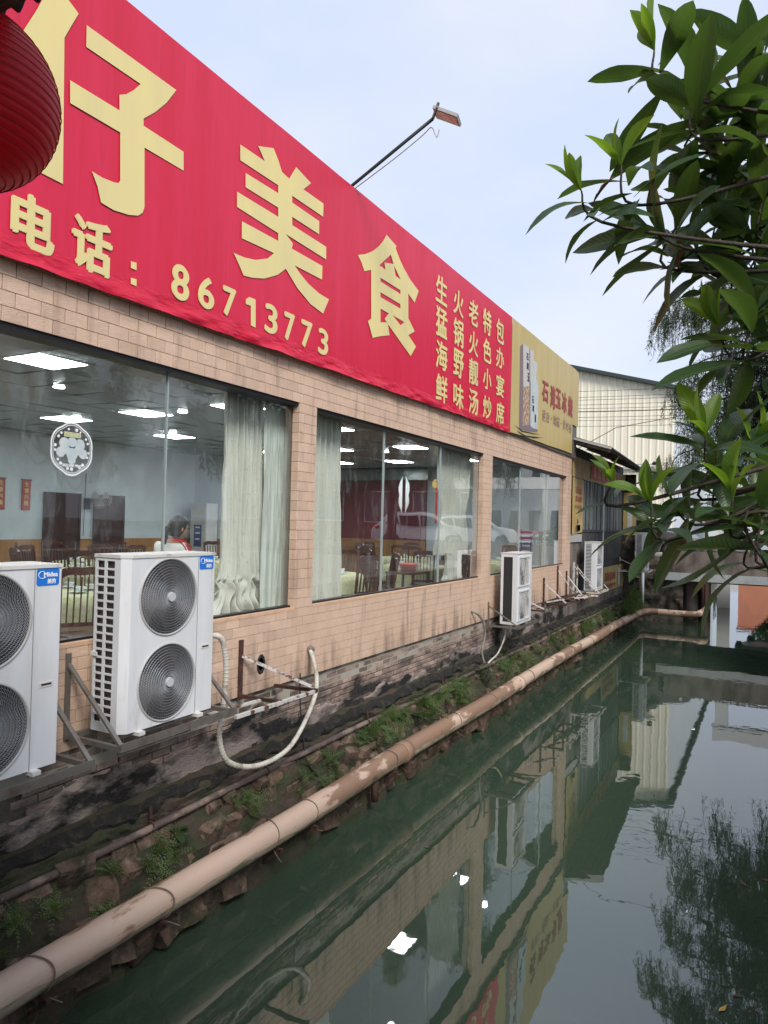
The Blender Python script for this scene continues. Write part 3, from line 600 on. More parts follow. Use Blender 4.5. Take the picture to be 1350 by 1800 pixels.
px_poly([(112, 1374), (160, 1357), (262, 1347), (275, 1347), (330, 1402), (385, 1412), (385, 1450), (250, 1440), (112, 1400)], YX, 'print', 'purple', ys_, **A)
px_poly([(35, 1340), (160, 1430), (330, 1470), (430, 1490), (330, 1482), (150, 1445)], YX+.003, 'print', 'ink', ys_, **A)
px_poly([(60, 1420), (200, 1500), (420, 1530), (475, 1528), (350, 1545), (180, 1515)], YX+.003, 'print', 'ink', ys_, **A)
for s_, a, b, t_, u_ in [('石', 218, 252, 265, 370), ('湾', 222, 254, 400, 520), ('玉', 232, 262, 560, 690), ('石', 300, 330, 910, 1020), ('湾', 305, 335, 1040, 1150), ('玉冰烧', 340, 362, 1180, 1310)]:
    px_text(s_, 900+a*sc, 900+b*sc, 590+t_*sc, 590+u_*sc, YX+.004, 'character', 'ink', ys_, .04)
for s_, a, b, t_, u_ in [('石', 455, 552, 690, 1000), ('湾', 580, 656, 745, 1105), ('玉', 662, 738, 800, 1095), ('冰', 752, 828, 850, 1170), ('烧', 843, 915, 912, 1228)]:
    px_text(s_, 900+a*sc, 900+b*sc, 590+t_*sc, 590+u_*sc, YX, 'character', 'maroon', ys_, .05)
for s_, a, b, t_, u_ in [('豉', 463, 510, 1112, 1290), ('香', 520, 566, 1150, 1308), ('纯', 624, 666, 1195, 1350), ('粮', 672, 720, 1218, 1378), ('够', 768, 806, 1265, 1420), ('年', 814, 850, 1292, 1440), ('份', 858, 896, 1330, 1465)]:
    px_text(s_, 900+a*sc, 900+b*sc, 590+t_*sc, 590+u_*sc, YX, 'character', 'brownprint', ys_, .03)
for cx_, cy_ in ((597, 1245), (742, 1320)): px_poly([(cx_-7, cy_-10), (cx_+7, cy_-8), (cx_+7, cy_+10), (cx_-7, cy_+8)], YX, 'character', 'brownprint', ys_, **A)
# ------------------------------------------------------------------ floodlight on its arm above the sign
fl = thing('floodlight', (-4.75, 7.5, 3.95), 'rusted floodlight on a long slanting arm rising from behind the red sign', 'floodlight')
tipp = Vector((-3.45, 7.32, 4.64))
MB().tube([(-4.75, 7.5, 3.9), (-4.66, 7.49, 4.16), tipp], .02, 8).build('arm', 'blackcable', fl, smooth=True)
MB().tube(smooth_path([(-4.6, 7.52, 4.15), (-4.0, 7.44, 4.36), (-3.6, 7.36, 4.50), (-3.47, 7.33, 4.55), (-3.40, 7.33, 4.42), (-3.37, 7.33, 4.5)]), .006, 5).build('cable', 'shell', fl)
c0 = tipp+Vector((.02, .0, .06)); ax = Vector((.30, .12, -.13)).normalized(); sd_ = Vector((-.25, 1, .1)).normalized(); nn = ax.cross(sd_).normalized()
def hq(a, b, n): return c0+ax*a+sd_*b+nn*n
MB().add([hq(a, b, n) for n in (0, .035) for a, b in ((0, -.13), (.30, -.13), (.30, .13), (0, .13))], [(0, 3, 2, 1), (4, 5, 6, 7), (0, 1, 5, 4), (1, 2, 6, 5), (2, 3, 7, 6), (3, 0, 4, 7)]).build('housing', 'shell', fl)
sgn = -.004 if nn.z > 0 else .039
MB().add([hq(a, b, sgn) for a, b in ((.02, -.11), (.28, -.11), (.28, .11), (.02, .11))], [(0, 1, 2, 3)]).build('lens', 'lens_sign_reflection', fl)
MB().bar(tipp, hq(.05, -.14, .025), .02).bar(hq(.05, -.14, .02), hq(.05, .14, .02), .02).bar(tipp, hq(0, 0, .12 if nn.z > 0 else -.07), .025).build('bracket', 'galv', fl)
# ------------------------------------------------------------------ old brick footing under the tiles
foot = thing('brick_footing', (-4.70, 10, -2.5), 'stained old brick footing wall under the restaurant tiles', 'wall')
MB().box(-4.95, -4.712, -2, 19.2, -2.6, -1.78).build('wall', 'mortar', foot)
bl = []
for r_ in range(9):
    z1 = -1.785-r_*.069; y = -1-(.11 if r_ % 2 else 0)+rnd.random()*.03
    while y < 19.1:
        L_ = .222+rnd.uniform(-.006, .006); bl.append((y, y+L_, z1-.069, z1)); y += L_
vis = [b for b in bl if b[0] > 3.2 and hsh(b[0], b[2]) > .04]
vis.sort(key=lambda b: b[0])
def brick_v(L_, h, g=.005, c=.004, t=.014):
    v, f = tile_verts(L_, h, g, t, c, g); return [(x+(.003*(hsh(y, z, L_)-.5)), y, z) for x, y, z in v], f
bms = [MB().add(*brick_v(.222, .069, g=.004+.001*k, c=.005)).mesh('brick', 'brick') for k in range(3)]
for b in vis[:298]:
    o = place('brick', bms[rnd.randrange(3)], foot, (-4.714+rnd.uniform(-.003, .006), b[0], b[2])); o.rotation_euler.z = rnd.uniform(-.012, .012)
fb = MB()
for b in vis[298:]:
    v, f = brick_v(b[1]-b[0], b[3]-b[2]); dx = rnd.uniform(-.003, .006); fb.add([(x-4.714+dx, y+b[0], z+b[2]) for x, y, z in v], f)
fb.build('bricks_beyond', 'brick', foot, kind='stuff')
# remains of render on the brick
def plaster(ya, yb, top, amp, X=-4.690, zb=-2.44, s=1.0, name='render_patch'):
    n = int((yb-ya)*26); mb = MB(); prev = None
    for i in range(n+1):
        y = lerp(ya, yb, i/n); zt = top(y)+amp*(vnoise(y*1.7*s, 5)-.5)+amp*.5*(vnoise(y*6*s, 9)-.5)+.03*(vnoise(y*19, 2)-.5)
        zt = max(zt, zb+.004)
        row = []
        for j in range(9):
            t = j/8; z = lerp(zb, zt, t); row.append(len(mb.v)); mb.v.append((X+.012*(vnoise(y*5, z*6)-.5)-(.022 if j == 8 else 0), y, z))
        if prev: mb.f += [(prev[j], row[j], row[j+1], prev[j+1]) for j in range(8)]
        prev = row
    return mb.build(name, 'render', foot, smooth=True)
plaster(-1, 6.6, lambda y: -2.19+.04*math.sin(y*2), .24)
plaster(6.2, 19.15, lambda y: -2.30+.07*max(0, y-13)*.6, .2)
plaster(5.3, 6.9, lambda y: -1.98-.35*abs(y-6.1), .16, X=-4.684, zb=-2.1)
plaster(13.4, 19.15, lambda y: -1.80, .05, X=-4.683, zb=-2.3)
# ------------------------------------------------------------------ pipes
pp = thing('canal_pipe', (-4.14, 15, -3.15), 'thick peeling tan pipe running along the bank just above the water', 'pipe')
PXc, PZc, PR = -4.14, -3.0, .122
def pyz(y): return PZc+.012*math.sin(y*.9)-.09*max(0, (y-17)/11)
pl = [(PXc+.008*math.sin(y*1.3), y, pyz(y)) for y in np.linspace(.5, 27.3, 70)]
MB().tube(pl, PR, 28).build('pipe', 'pipe', pp, smooth=True)
mb = MB()   # flaking algae-streaked skirt along the underside on the water side
for i in range(240):
    ya, yb = lerp(1.5, 27, i/240), lerp(1.5, 27, (i+1)/240)
    seg = []
    for y in (ya, yb):
        top = R(-8+30*(vnoise(y*2.2, 4)-.5)+14*(vnoise(y*8, 1)-.5))
        for q in range(6):
            a = lerp(top, R(-100), q/5); seg.append((PXc+.008*math.sin(y*1.3)+(PR+.0035)*math.cos(a), y, pyz(y)+(PR+.0035)*math.sin(a)))
    mb.add(seg, [(q, q+6, q+7, q+1) for q in range(5)])
mb.build('streaked_coat', 'pipe_under', pp, smooth=True)
mb = MB()
for y in (8.35, 13.2, 20.0, 24.5):
    mb.tube([(PXc, y-.09, pyz(y)), (PXc, y-.085, pyz(y)), (PXc, y+.085, pyz(y)), (PXc, y+.09, pyz(y))], [PR+.004, PR+.014, PR+.014, PR+.004], 28)
mb.build('socket_joint', 'pipe', pp, smooth=True)
MB().tube(smooth_path([(PXc, 27.2, pyz(27.3)), (-4.02, 27.75, -3.08), (-3.85, 27.95, -3.06), (-3.5, 28.0, -3.06), (-2.35, 28.0, -3.06), (-2.1, 28.05, -3.0), (-2.0, 28.5, -2.95), (-2.0, 29.2, -2.95)], 6), PR*.95, 16).build('elbow', 'pipe', pp, smooth=True)
for i, y in enumerate([1.9, 3.05, 4.08, 5.55, 6.15, 7.95, 10.1, 11.6, 13.9, 15.4, 17.2, 19.2, 21.2, 23.4, 25.6]):
    tl = rnd.uniform(-.09, .09); rr = PR+.007
    ring = [(PXc+rr*math.cos(t), y+tl*math.cos(t)+.01*math.sin(3*t), pyz(y)+rr*math.sin(t)) for t in [R(-75+250*k/26) for k in range(27)]]
    MB().tube(ring+[(PXc-.25, y-tl*1.3, pyz(y)-.10)], .0065, 5).tube(smooth_path([ring[0], (PXc+.08, y+tl+.03, pyz(y)-.17), (PXc+.10+.05*rnd.random(), y+tl+.02+.14*rnd.random(), pyz(y)-.19-.04*rnd.random())], 3), .004, 4).build('wire_tie', 'wire', pp)
    MB().bar((PXc+.12, y+.02, pyz(y)-PR-.02), (-4.5, y+.02, pyz(y)-PR-.02), .03).bar((PXc+.10, y+.02, pyz(y)-PR-.03), (-4.42, y+.02, -3.44), .03).build('support_bracket', 'rust', pp)
MB().tube([(PXc+.03, 7.55, -3.12), (PXc+.03, 7.55, -3.36)], .045, 12).build('stub_outlet', 'rust', pp, smooth=True)
tp = thing('thin_pipe', (-4.49, 14, -2.62), 'thin encrusted grey pipe clipped along the foot of the wall', 'pipe')
MB().tube([(-4.485+.012*math.sin(y*2.1), y, -2.585+.012*math.sin(y*1.1)) for y in np.linspace(1, 26.6, 90)], .031, 10).build('pipe', 'thinpipe', tp, smooth=True)
for y in (3.0, 4.35, 5.9, 8.0, 10.4, 13.0, 16.5, 20.5):
    MB().tube([(-4.49+.04*math.cos(R(a)), y, -2.585+.042*math.sin(R(a))) for a in range(0, 360, 30)], .007, 5).bar((-4.49, y, -2.52), (-4.50, y, -2.42), .03, .012).build('clip', 'rust', tp)
# ------------------------------------------------------------------ hoses
def hose(name, pts, r, m, label, group=None, wrap=True):
    t = thing(name, pts[0], label, 'hose', group)
    P_ = smooth_path(pts, 14); MB().tube(P_, r, 12).build('hose', m, t, smooth=True)
    if wrap:
        mb = MB()
        for i in range(2, len(P_)-2, 2):
            d = (P_[i+1]-P_[i-1]).normalized(); mb.tube([P_[i]-d*.004, P_[i]-d*.003, P_[i]+d*.003, P_[i]+d*.004], [r, r+.0025, r+.0025, r], 12)
        mb.build('tape_wrap', m, t, smooth=True, kind='stuff')
    return t
h1 = hose('insulated_hose', [(-4.30, 4.66, -1.02), (-4.24, 4.85, -1.05), (-4.24, 4.93, -1.22), (-4.26, 4.97, -1.45), (-4.3, 4.98, -1.75), (-4.33, 4.99, -2.0), (-4.33, 5.1, -2.22), (-4.33, 5.38, -2.36), (-4.33, 5.72, -2.41), (-4.33, 6.07, -2.36), (-4.36, 6.38, -2.18), (-4.40, 6.64, -1.93), (-4.47, 6.75, -1.72), (-4.55, 6.80, -1.58), (-4.62, 6.84, -1.50), (-4.68, 6.87, -1.47)], .024, 'hose', 'thick white taped hose hanging in a deep loop beside the second fan unit')
MB().lathe((-4.63, 6.86, -1.49), [(.02, -.03), (.05, -.02), (.045, .02), (.02, .04)], 10).build('cement_plug', 'concrete', h1)
c_ = MB().tube(smooth_path([(-4.60, 6.62, -1.72), (-4.57, 6.6, -2.1), (-4.50, 6.58, -2.45), (-4.42, 6.56, -2.68), (-4.38, 6.7, -2.86)], 6), .009, 6).build('drain_cable', 'blackcable', smooth=True); tag(c_, 'thin black cable hanging down the footing behind the white hose loop', 'cable')
h2 = hose('pair_hose', [(-4.66, 11.98, -1.55), (-4.56, 12.05, -1.6), (-4.50, 12.2, -1.75), (-4.50, 12.3, -2.0), (-4.52, 12.22, -2.3), (-4.50, 12.3, -2.52)], .022, 'hose2', 'grey hose drooping from the wall left of the narrow dark-sided unit')
h3 = hose('pair_hose', [(-4.46, 13.4, -1.95), (-4.44, 13.2, -2.2), (-4.45, 12.9, -2.42), (-4.47, 12.6, -2.5), (-4.48, 12.45, -2.54)], .016, 'hose', 'thin pale hose curling below the narrow dark-sided unit', wrap=False)
hole = MB().lathe((0, 0, 0), [(.0, 0), (.055, .0), (.075, .006), (.09, .0)], 11).mesh('broken_hole', 'dark')
ho = place('broken_hole', hole, rest, (WX+.003, 5.97, -1.52), (0, R(90), 0)); ho.scale = (1.2, .8, 1)
# ================================================================== FAN UNITS
def plate(outer, holes, X, mb=None):     # outline and holes in the YZ plane, facing +X
    bm = bmesh.new(); edges = []
    for ring in [outer]+list(holes):
        vs_ = [bm.verts.new((X, a, b)) for a, b in ring]; edges += [bm.edges.new((vs_[i], vs_[(i+1) % len(vs_)])) for i in range(len(vs_))]
    bmesh.ops.triangle_fill(bm, use_beauty=True, edges=edges); bm.verts.index_update(); bm.faces.ensure_lookup_table()
    bm.normal_update(); mb = mb or MB(); mb.add([v.co for v in bm.verts], [tuple(v.index for v in (f.verts if f.normal.x >= 0 else reversed(f.verts))) for f in bm.faces]); bm.free(); return mb
def circ(cy, cz, r, n=48): return [(cy+r*math.cos(2*math.pi*i/n), cz+r*math.sin(2*math.pi*i/n)) for i in range(n)]
def big_unit(o, label):
    X1, X0 = -4.16, -4.49; ya, yb = o[1], o[1]+.955; za, zb = o[2]+.03, o[2]+1.335
    t = thing('fan_unit', o, label, 'outdoor fan unit', 'white twin-fan outdoor units hung on the wall')
    fc = [on(297.4, 1048.7, 0, X1), on(293.8, 1198.2, 0, X1)]; r = .298
    ch = .055
    mb = plate([(ya+ch, za), (yb, za), (yb, zb), (ya+ch, zb)], [circ(c.y, c.z, r) for c in fc], X1)
    mb.add([(X1-ch, ya, za), (X1, ya+ch, za), (X1, ya+ch, zb), (X1-ch, ya, zb)], [(0, 1, 2, 3)])           # chamfered corner
    mb.add([(X1-ch-.05, ya, za), (X1-ch, ya, za), (X1-ch, ya, zb), (X1-ch-.05, ya, zb)], [(0, 1, 2, 3)])   # corner strip
    mb.add([(X1, yb, za), (X0, yb, za), (X0, yb, zb), (X1, yb, zb)], [(0, 1, 2, 3)])
    mb.add([(X0, yb, za), (X0, ya, za), (X0, ya, zb), (X0, yb, zb)], [(0, 1, 2, 3)])
    mb.add([(X0, ya, za), (X0, yb, za), (X1, yb, za), (X1, ya+ch, za), (X1-ch, ya, za)], [(0, 1, 2, 3, 4)])
    mb.build('casing', 'white_paint', t)
    MB().prism([(X0-.006, ya-.006, zb), (X1-ch+.0, ya-.008, zb), (X1+.008, ya+ch, zb), (X1+.008, yb+.006, zb), (X0-.006, yb+.006, zb)], (0, 0, .024)).build('lid', 'lid', t)
    MB().box(X1-.002, X1+.004, yb-.198, yb-.195, za+.004, zb-.002).build('panel_seam', 'grille', t)
    # side intake lattice facing the camera
    xa, xb = X0, X1-ch-.05; nr = 20; gz0, gz1 = za+.07, zb-.025; hs_ = (gz1-gz0)/nr
    sg_ = MB().box(xa, xb, ya, ya+.01, za, gz0).box(xa, xb, ya, ya+.01, gz1, zb)
    xs = [xa, xa+.022, lerp(xa, xb, .5)-.013, lerp(xa, xb, .5)+.013, xb-.014, xb]
    for a, b in ((xs[0], xs[1]), (xs[2], xs[3]), (xs[4], xs[5])): sg_.box(a, b, ya, ya+.01, gz0, gz1)
    for k in range(1, nr):
        for a, b in ((xs[1], xs[2]), (xs[3], xs[4])): sg_.box(a, b, ya+.0005, ya+.01, gz0+k*hs_-.0075, gz0+k*hs_+.0075)
    sg_.build('side_lattice', 'white_paint', t)
    MB().box(xa+.004, xb, ya+.03, ya+.045, za+.01, zb-.01).build('coil', 'coil', t)
    MB().box(xs[0]-.01, xs[1]+.03, ya-.014, ya-.001, gz0+8.1*hs_, gz0+8.6*hs_).build('valve_cap', 'lid', t)
    MB().box(X1-.20, X1-.195, ya+.05, yb-.02, za+.01, zb-.01).build('inner_panel', 'dark', t)
    for c in fc:
        # cavity wall, blades, motor
        n = 40; cav = MB(); cc = circ(c.y, c.z, r+.001, n); cav.add([(X1-.001, a, b) for a, b in cc]+[(X1-.14, a, b) for a, b in cc], [(i, i+n, (i+1) % n+n, (i+1) % n) for i in range(n)]); cav.build('shroud', 'dark', t)
        bl_ = MB()
        for k in range(3):
            a0 = k*2*math.pi/3+.4
            bl_.grid(lambda u, v: (X1-.09+.05*v, c.y+lerp(.06, .27, u)*math.cos(a0+v*1.25+u*.3), c.z+lerp(.06, .27, u)*math.sin(a0+v*1.25+u*.3)), 5, 6)
        bl_.build('fan_blades', 'coil', t, smooth=True)
        gr = MB()
        def dome(rr): return X1+.006+.024*(1-(rr/r)**2)
        for k in range(12):
            rr = .055+k*(r-.05)/11.2
            gr.tube([(dome(rr), c.y+rr*math.cos(a), c.z+rr*math.sin(a)) for a in [2*math.pi*i/44 for i in range(45)]], .0021, 3, cap=False)
        ns = 76
        for k in range(ns):
            a0 = 2*math.pi*k/ns; pts = []
            for i in range(7):
                rr = lerp(.045, r+.004, i/6); a = a0+1.25*(i/6)**1.1; pts.append((dome(min(rr, r))-.004, c.y+rr*math.cos(a), c.z+rr*math.sin(a)))
            gr.tube(pts, .0017, 3, cap=False)
        g_ = gr.build('fan_grille', 'grille', t)
        rim = MB(); n = 56
        prof = [(r-.006, X1-.002), (r-.003, X1+.010), (r+.004, X1+.012), (r+.010, X1+.007), (r+.013, X1)]
        for rr, x in prof: rim.v += [(x, c.y+rr*math.cos(2*math.pi*i/n), c.z+rr*math.sin(2*math.pi*i/n)) for i in range(n)]
        for q in range(4): rim.f += [(q*n+i, q*n+(i+1) % n, (q+1)*n+(i+1) % n, (q+1)*n+i) for i in range(n)]
        rim.build('grille_rim', 'shell', t, smooth=True)
        hb = MB(); hb.add([(dome(0)+.006, *p) for p in circ(c.y, c.z, .036, 24)]+[(dome(0)-.01, *p) for p in circ(c.y, c.z, .041, 24)], [tuple(range(24))]+[(i, i+24, (i+1) % 24+24, (i+1) % 24) for i in range(24)]); hb.build('hub_cap', 'hub', t)
    # badge
    l0, l1 = on(351, 989, 0, X1), on(375, 989, 0, X1); b1, b0 = on(363, 976.5, 0, X1).z, on(363, 1000.5, 0, X1).z; q = .012
    oc = [(l0.y+q, b0), (l1.y-q, b0), (l1.y, b0+q), (l1.y, b1-q), (l1.y-q, b1), (l0.y+q, b1), (l0.y, b1-q), (l0.y, b0+q)]
    bd = MB().prism([(X1+.001, a, b) for a, b in oc], (.0015, 0, 0)).build('badge', 'blue', t)
    wd, hh = l1.y-l0.y, b1-b0
    tm = text_mb(MB(), 'Midea', (X1+.0035, 0, 0), YU, ZU, l0.y+.30*wd, l0.y+.93*wd, b0+.50*hh, b0+.78*hh, .06, .0002)
    text_mb(tm, '美的', (X1+.0035, 0, 0), YU, ZU, l0.y+.46*wd, l0.y+.84*wd, b0+.10*hh, b0+.40*hh, .04, .0002)
    tm.tube([(X1+.0035, l0.y+.24*wd+.17*wd*math.cos(R(a)), b0+.62*hh+.2*hh*math.sin(R(a))) for a in range(60, 331, 18)], .0022, 4)
    tm.build('badge_lettering', 'print_white', bd)
    h0 = on(353, 1140.5, 0, X1); h1_ = on(367.5, 1131, 0, X1)
    MB().box(X1, X1+.004, h0.y, h1_.y, h0.z, h1_.z).build('handle', 'lid', t)
    MB().box(X1+.0042, X1+.005, h0.y+.012, h1_.y-.012, h0.z+.01, h1_.z-.008).build('handle_recess', 'rust', t)
    for y in (ya+.13, yb-.20): MB().box(X0+.02, X1+.045, y, y+.06, o[2]+.002, o[2]+.03).build('foot', 'lid', t)
    return t
u2 = big_unit((-4.3, 3.715, -1.652), 'white twin-fan unit below the woman at the window, second from the left')
u1 = dup(u2, (-4.3, 2.215, -1.69), 'white twin-fan unit at the left edge of the photo, partly cut off')
# narrow distant twin units
def slim_unit(o, label, name, side, wdt=.95, dep=.32, H=1.34):
    t = thing(name, o, label, 'outdoor fan unit', None); X0, X1 = o[0]-dep, o[0]; ya, yb = o[1], o[1]+wdt; za, zb = o[2], o[2]+H
    if side == 'dark':
        MB().box(X0, X1, ya+.006, yb, za, zb).build('casing', 'white_paint', t)
        MB().box(X0, X0+.05, ya-.004, ya+.005, za, zb).box(X1-.09, X1, ya-.004, ya+.005, za, zb).box(X0+.05, X1-.09, ya-.004, ya+.005, za, za+.05).box(X0+.05, X1-.09, ya-.004, ya+.005, zb-.06, zb).build('side_frame', 'white_paint', t)
        MB().box(X0+.05, X1-.09, ya+.0, ya+.004, za+.05, zb-.06).build('side_mesh', 'dark', t)
    else:
        MB().box(X0, X1, ya+.02, yb, za, zb).build('casing', 'white_paint', t)
        sm_ = MB().box(X1-.13, X1, ya, ya+.018, za, zb).box(X0, X0+.03, ya, ya+.018, za, zb)
        n = 32
        for k in range(n+1): z = lerp(za+.03, zb-.05, k/n); sm_.box(X0+.03, X1-.13, ya, ya+.018, z-.008, z+.008)
        sm_.box(X0+.03, X1-.13, ya, ya+.018, za, za+.02).box(X0+.03, X1-.13, ya, ya+.018, zb-.035, zb)
        sm_.build('side_louvres', 'white_paint', t); MB().box(X0+.03, X1-.13, ya+.0185, ya+.0195, za, zb).build('coil', 'dark', t)
    MB().box(X0-.01, X1+.012, ya-.01, yb+.01, zb, zb+.02).build('lid', 'lid', t)
    for k in range(2):
        z0, z1 = za+.06+k*(H/2-.02), za+H/2-.03+k*(H/2-.02); a, b = ya+.06, yb-.14
        MB().box(X1, X1+.018, a, b, z0, z0+.03).box(X1, X1+.018, a, b, z1-.03, z1).box(X1, X1+.018, a, a+.03, z0+.03, z1-.03).box(X1, X1+.018, b-.03, b, z0+.03, z1-.03).build('grille_frame', 'white_paint', t)
        MB().box(X1, X1+.003, a+.03, b-.03, z0+.03, z1-.03).build('grille_backing', 'soot' if side == 'dark' else 'grille', t)
        cy, cz = (a+b)/2, (z0+z1)/2; g_ = MB()
        for rr in (.06, .12, .18, .24): g_.tube([(X1+.012, cy+rr*math.cos(q), cz+rr*math.sin(q)) for q in [2*math.pi*i/24 for i in range(25)]], .004, 3, cap=False)
        for i in range(12): q = math.pi*i/6; g_.bar((X1+.012, cy, cz), (X1+.012, cy+.26*math.cos(q), cz+.26*math.sin(q)), .005)
        g_.build('fan_grille', 'shell', t)
    MB().box(X0, X1+.03, ya+.1, ya+.15, za-.02, za).box(X0, X1+.03, yb-.15, yb-.1, za-.02, za).build('foot', 'galv', t)
    MB().box(X1+.001, X1+.012, yb-.1, yb-.04, za+H*.5, za+H*.56).build('handle', 'lid', t)
    return t
M['soot'] = mat('sooty_panel', (.55, .53, .50), .6, (.07, .06, .055), 3.2, .45, .6, stretch=(1, 1, .6))
u3 = slim_unit((-4.14, 13.0, -1.88), 'white twin-fan unit with dark side panel and brown-stained front between the second and third windows', 'fan_unit', 'dark', wdt=.93)
u4 = slim_unit((-4.16, 20.1, -1.76), 'white louvre-sided unit in front of the dark shutters of the side shed', 'fan_unit', 'louvre')
u5 = slim_unit((-3.80, 26.6, -1.5), 'white louvre-sided unit at the far corner of the shed, by the bridge', 'fan_unit', 'louvre', dep=.34)
for u in (u3, u4, u5): u['group'] = 'white twin-fan outdoor units hung on the wall'
# brackets
def bracket(y0, y1, z, label, m='galv', xo=-4.05, post=.62, brace=True, posts=(True, True), name='wall_bracket'):
    t = thing(name, (-4.66, y0, z), label, 'bracket', 'steel brackets bolted to the footing')
    MB().bar((xo, y0-.02, z), (xo, y1+.02, z), .038, .045).bar((xo+.018, y0-.02, z+.02), (xo+.018, y1+.02, z+.02), .006, .04).build('front_rail', m, t)
    MB().bar((-4.60, y0, z), (-4.60, y1, z), .035, .04).build('rear_rail', m, t)
    for y, pst in ((y0, posts[0]), (y1, posts[1])):
        MB().bar((-4.68, y, z-.002), (xo+.02, y, z-.002), .034, .036).build('arm', m, t)
        if pst:
            MB().bar((-4.645, y, z-.04), (-4.645, y, z+post), .04, .03, up=(1, 0, 0)).build('post', m, t)
            if brace: MB().bar((-4.635, y, z+post-.08), (xo+.0, y, z+.02), .034, .02).build('brace', m, t)
    return t
bracket(3.62, 4.84, -1.672, 'weathered steel bracket carrying the twin-fan unit below the woman')
bracket(2.05, 3.36, -1.712, 'weathered steel bracket carrying the cut-off unit at the left edge')
bracket(12.85, 14.05, -1.91, 'pale steel bracket under the narrow dark-sided unit', post=.45)
bracket(20.0, 21.3, -1.80, 'rusty bracket under the louvre-sided unit on the shed', 'rustwhite', post=.75)
bracket(26.5, 27.7, -1.535, 'rusty red and white bracket at the shed corner', 'rustwhite', xo=-3.72, post=.5)
eb = thing('empty_bracket', (-4.64, 5.63, -1.75), 'empty rust and white bracket on the wall right of the second fan unit', 'bracket')
MB().bar((-4.64, 5.63, -1.80), (-4.64, 5.63, -1.22), .05, .03, up=(1, 0, 0)).build('post', 'rust', eb)
MB().bar((-4.62, 5.63, -1.38), (-4.16, 6.22, -1.74), .022, .03).build('brace', 'rustwhite', eb)
MB().bar((-4.66, 5.63, -1.78), (-4.12, 5.63, -1.77), .035).bar((-4.66, 6.22, -1.79), (-4.10, 6.22, -1.77), .035).build('arm', 'rust', eb)
MB().bar((-4.12, 4.95, -1.76), (-4.12, 6.25, -1.78), .032).bar((-4.40, 4.9, -1.77), (-4.36, 5.7, -1.78), .04, .02).build('front_rail', 'rustwhite', eb)
def wreck(y, z, label, m='rust', dy=.0, h=.55):
    t = thing('empty_bracket', (-4.64, y, z), label, 'bracket', 'rusty empty brackets clustered before the shed')
    MB().bar((-4.635, y, z-.1), (-4.635, y, z+h), .06, .04, up=(1, 0, 0)).build('post', m, t)
    MB().bar((-4.62, y, z+h-.12), (-4.1, y+dy, z+.02), .035, .025).build('brace', 'rustwhite', t)
    MB().bar((-4.66, y, z), (-4.08, y+dy, z-.02), .04).build('arm', m, t)
wreck(14.55, -1.76, 'rusty post and brace just right of the dark-sided unit', dy=.2, h=.4)
wreck(16.6, -1.80, 'first tall rusty post of the empty brackets under the third window', h=.58)
wreck(17.85, -1.86, 'tallest rusty post among the empty brackets by the shed', dy=.15, h=.88)
wreck(18.75, -1.86, 'rusty post nearest the tiled corner of the restaurant', h=.7, dy=-.2)
wreck(19.55, -1.86, 'flaking white upright with a cross brace beside the shed banner', 'rustwhite', h=.9, dy=.5)
sc_ = thing('scrap_pile', (-4.3, 17.2, -1.9), 'tangled heap of rusty rods lying across the empty brackets', 'scrap')
for k in range(9):
    a = Vector((-4.55+.1*hsh(k, 1), 15.0+4.2*hsh(k, 2), -1.86+.1*hsh(k, 3))); b = a+Vector((.15+.25*hsh(k, 4), .5+1.3*hsh(k, 5), .05*(hsh(k, 6)-.5)))
    MB().bar(a, b, .02+.018*hsh(k, 7)).build('rod', 'rust' if k % 3 else 'rustwhite', sc_)
# ================================================================== CURTAINS
def curtain(name, y0, y1, zt, zb_, X, label, spread=0.0, folds=9, amp=.05, tie=None, seed=1, m='curtain', lean=0.0):
    def fn(u, t):
        z = lerp(zt, zb_, t); c = (y0+y1)/2+lean*t**2; w_ = (y1-y0)/2
        k = 1+spread*max(0, t-.75)**1.5*6
        if tie: k *= 1-tie*math.exp(-((t-.62)/.2)**2)
        uu = u*2-1+.10*(vnoise(u*5+seed, t*3)-.5)
        y = c+uu*w_*k
        ph = u*folds*2*math.pi
        a = amp*(.5+.9*vnoise(u*7+seed, t*1.5))*(.55+.6*t)
        x = X+a*(1.3*abs(math.sin(.5*ph+1.2*vnoise(t*2.5+seed, u*4)))-.6)+.5*a*math.sin(ph+3*vnoise(t*1.5+seed, 2))+.35*a*math.sin(ph*2.3+3*t)+.02*(vnoise(u*30, t*9+seed)-.5)
        if t > .85: x += .09*spread*(vnoise(u*9+seed, t*26)-.5); y += .12*spread*(vnoise(u*7, t*20+seed)-.5)
        return (x, y, z)
    o = MB().grid(fn, 150, 70).build(name, m, smooth=True)
    o.modifiers.new('thickness', 'SOLIDIFY').thickness = .003
    tag(o, label, 'curtain', 'grey green curtains behind the restaurant windows')
    return o
curtain('curtain', 5.70, 6.36, 1.50, -1.02, -5.02, 'wide patterned curtain pooling on the sill at the right of the first window', .95, 8, .075, tie=.02, seed=3)
curtain('curtain', 6.26, 7.05, 1.50, -1.05, -4.93, 'plain pale green curtain lining tight against the right jamb of the first window', 0, 3, .012, seed=5, m='lining')
curtain('curtain', 7.12, 7.98, 1.50, -1.05, -5.0, 'curtain hanging straight at the left of the middle window', 0, 6, .06, seed=8, lean=.04)
curtain('curtain', 11.0, 12.5, 1.50, -.55, -4.97, 'curtain drawn across the right part of the middle window', 0, 10, .05, tie=.25, seed=11)
curtain('curtain', 11.35, 12.1, -.50, -1.03, -4.93, 'lower gathered end of the curtain bunched at the corner of the middle window', .7, 8, .05, seed=14)
curtain('curtain', 17.45, 18.0, 1.50, -1.02, -4.97, 'thin twisted curtain in the far third window', 0, 5, .04, tie=.45, seed=17)
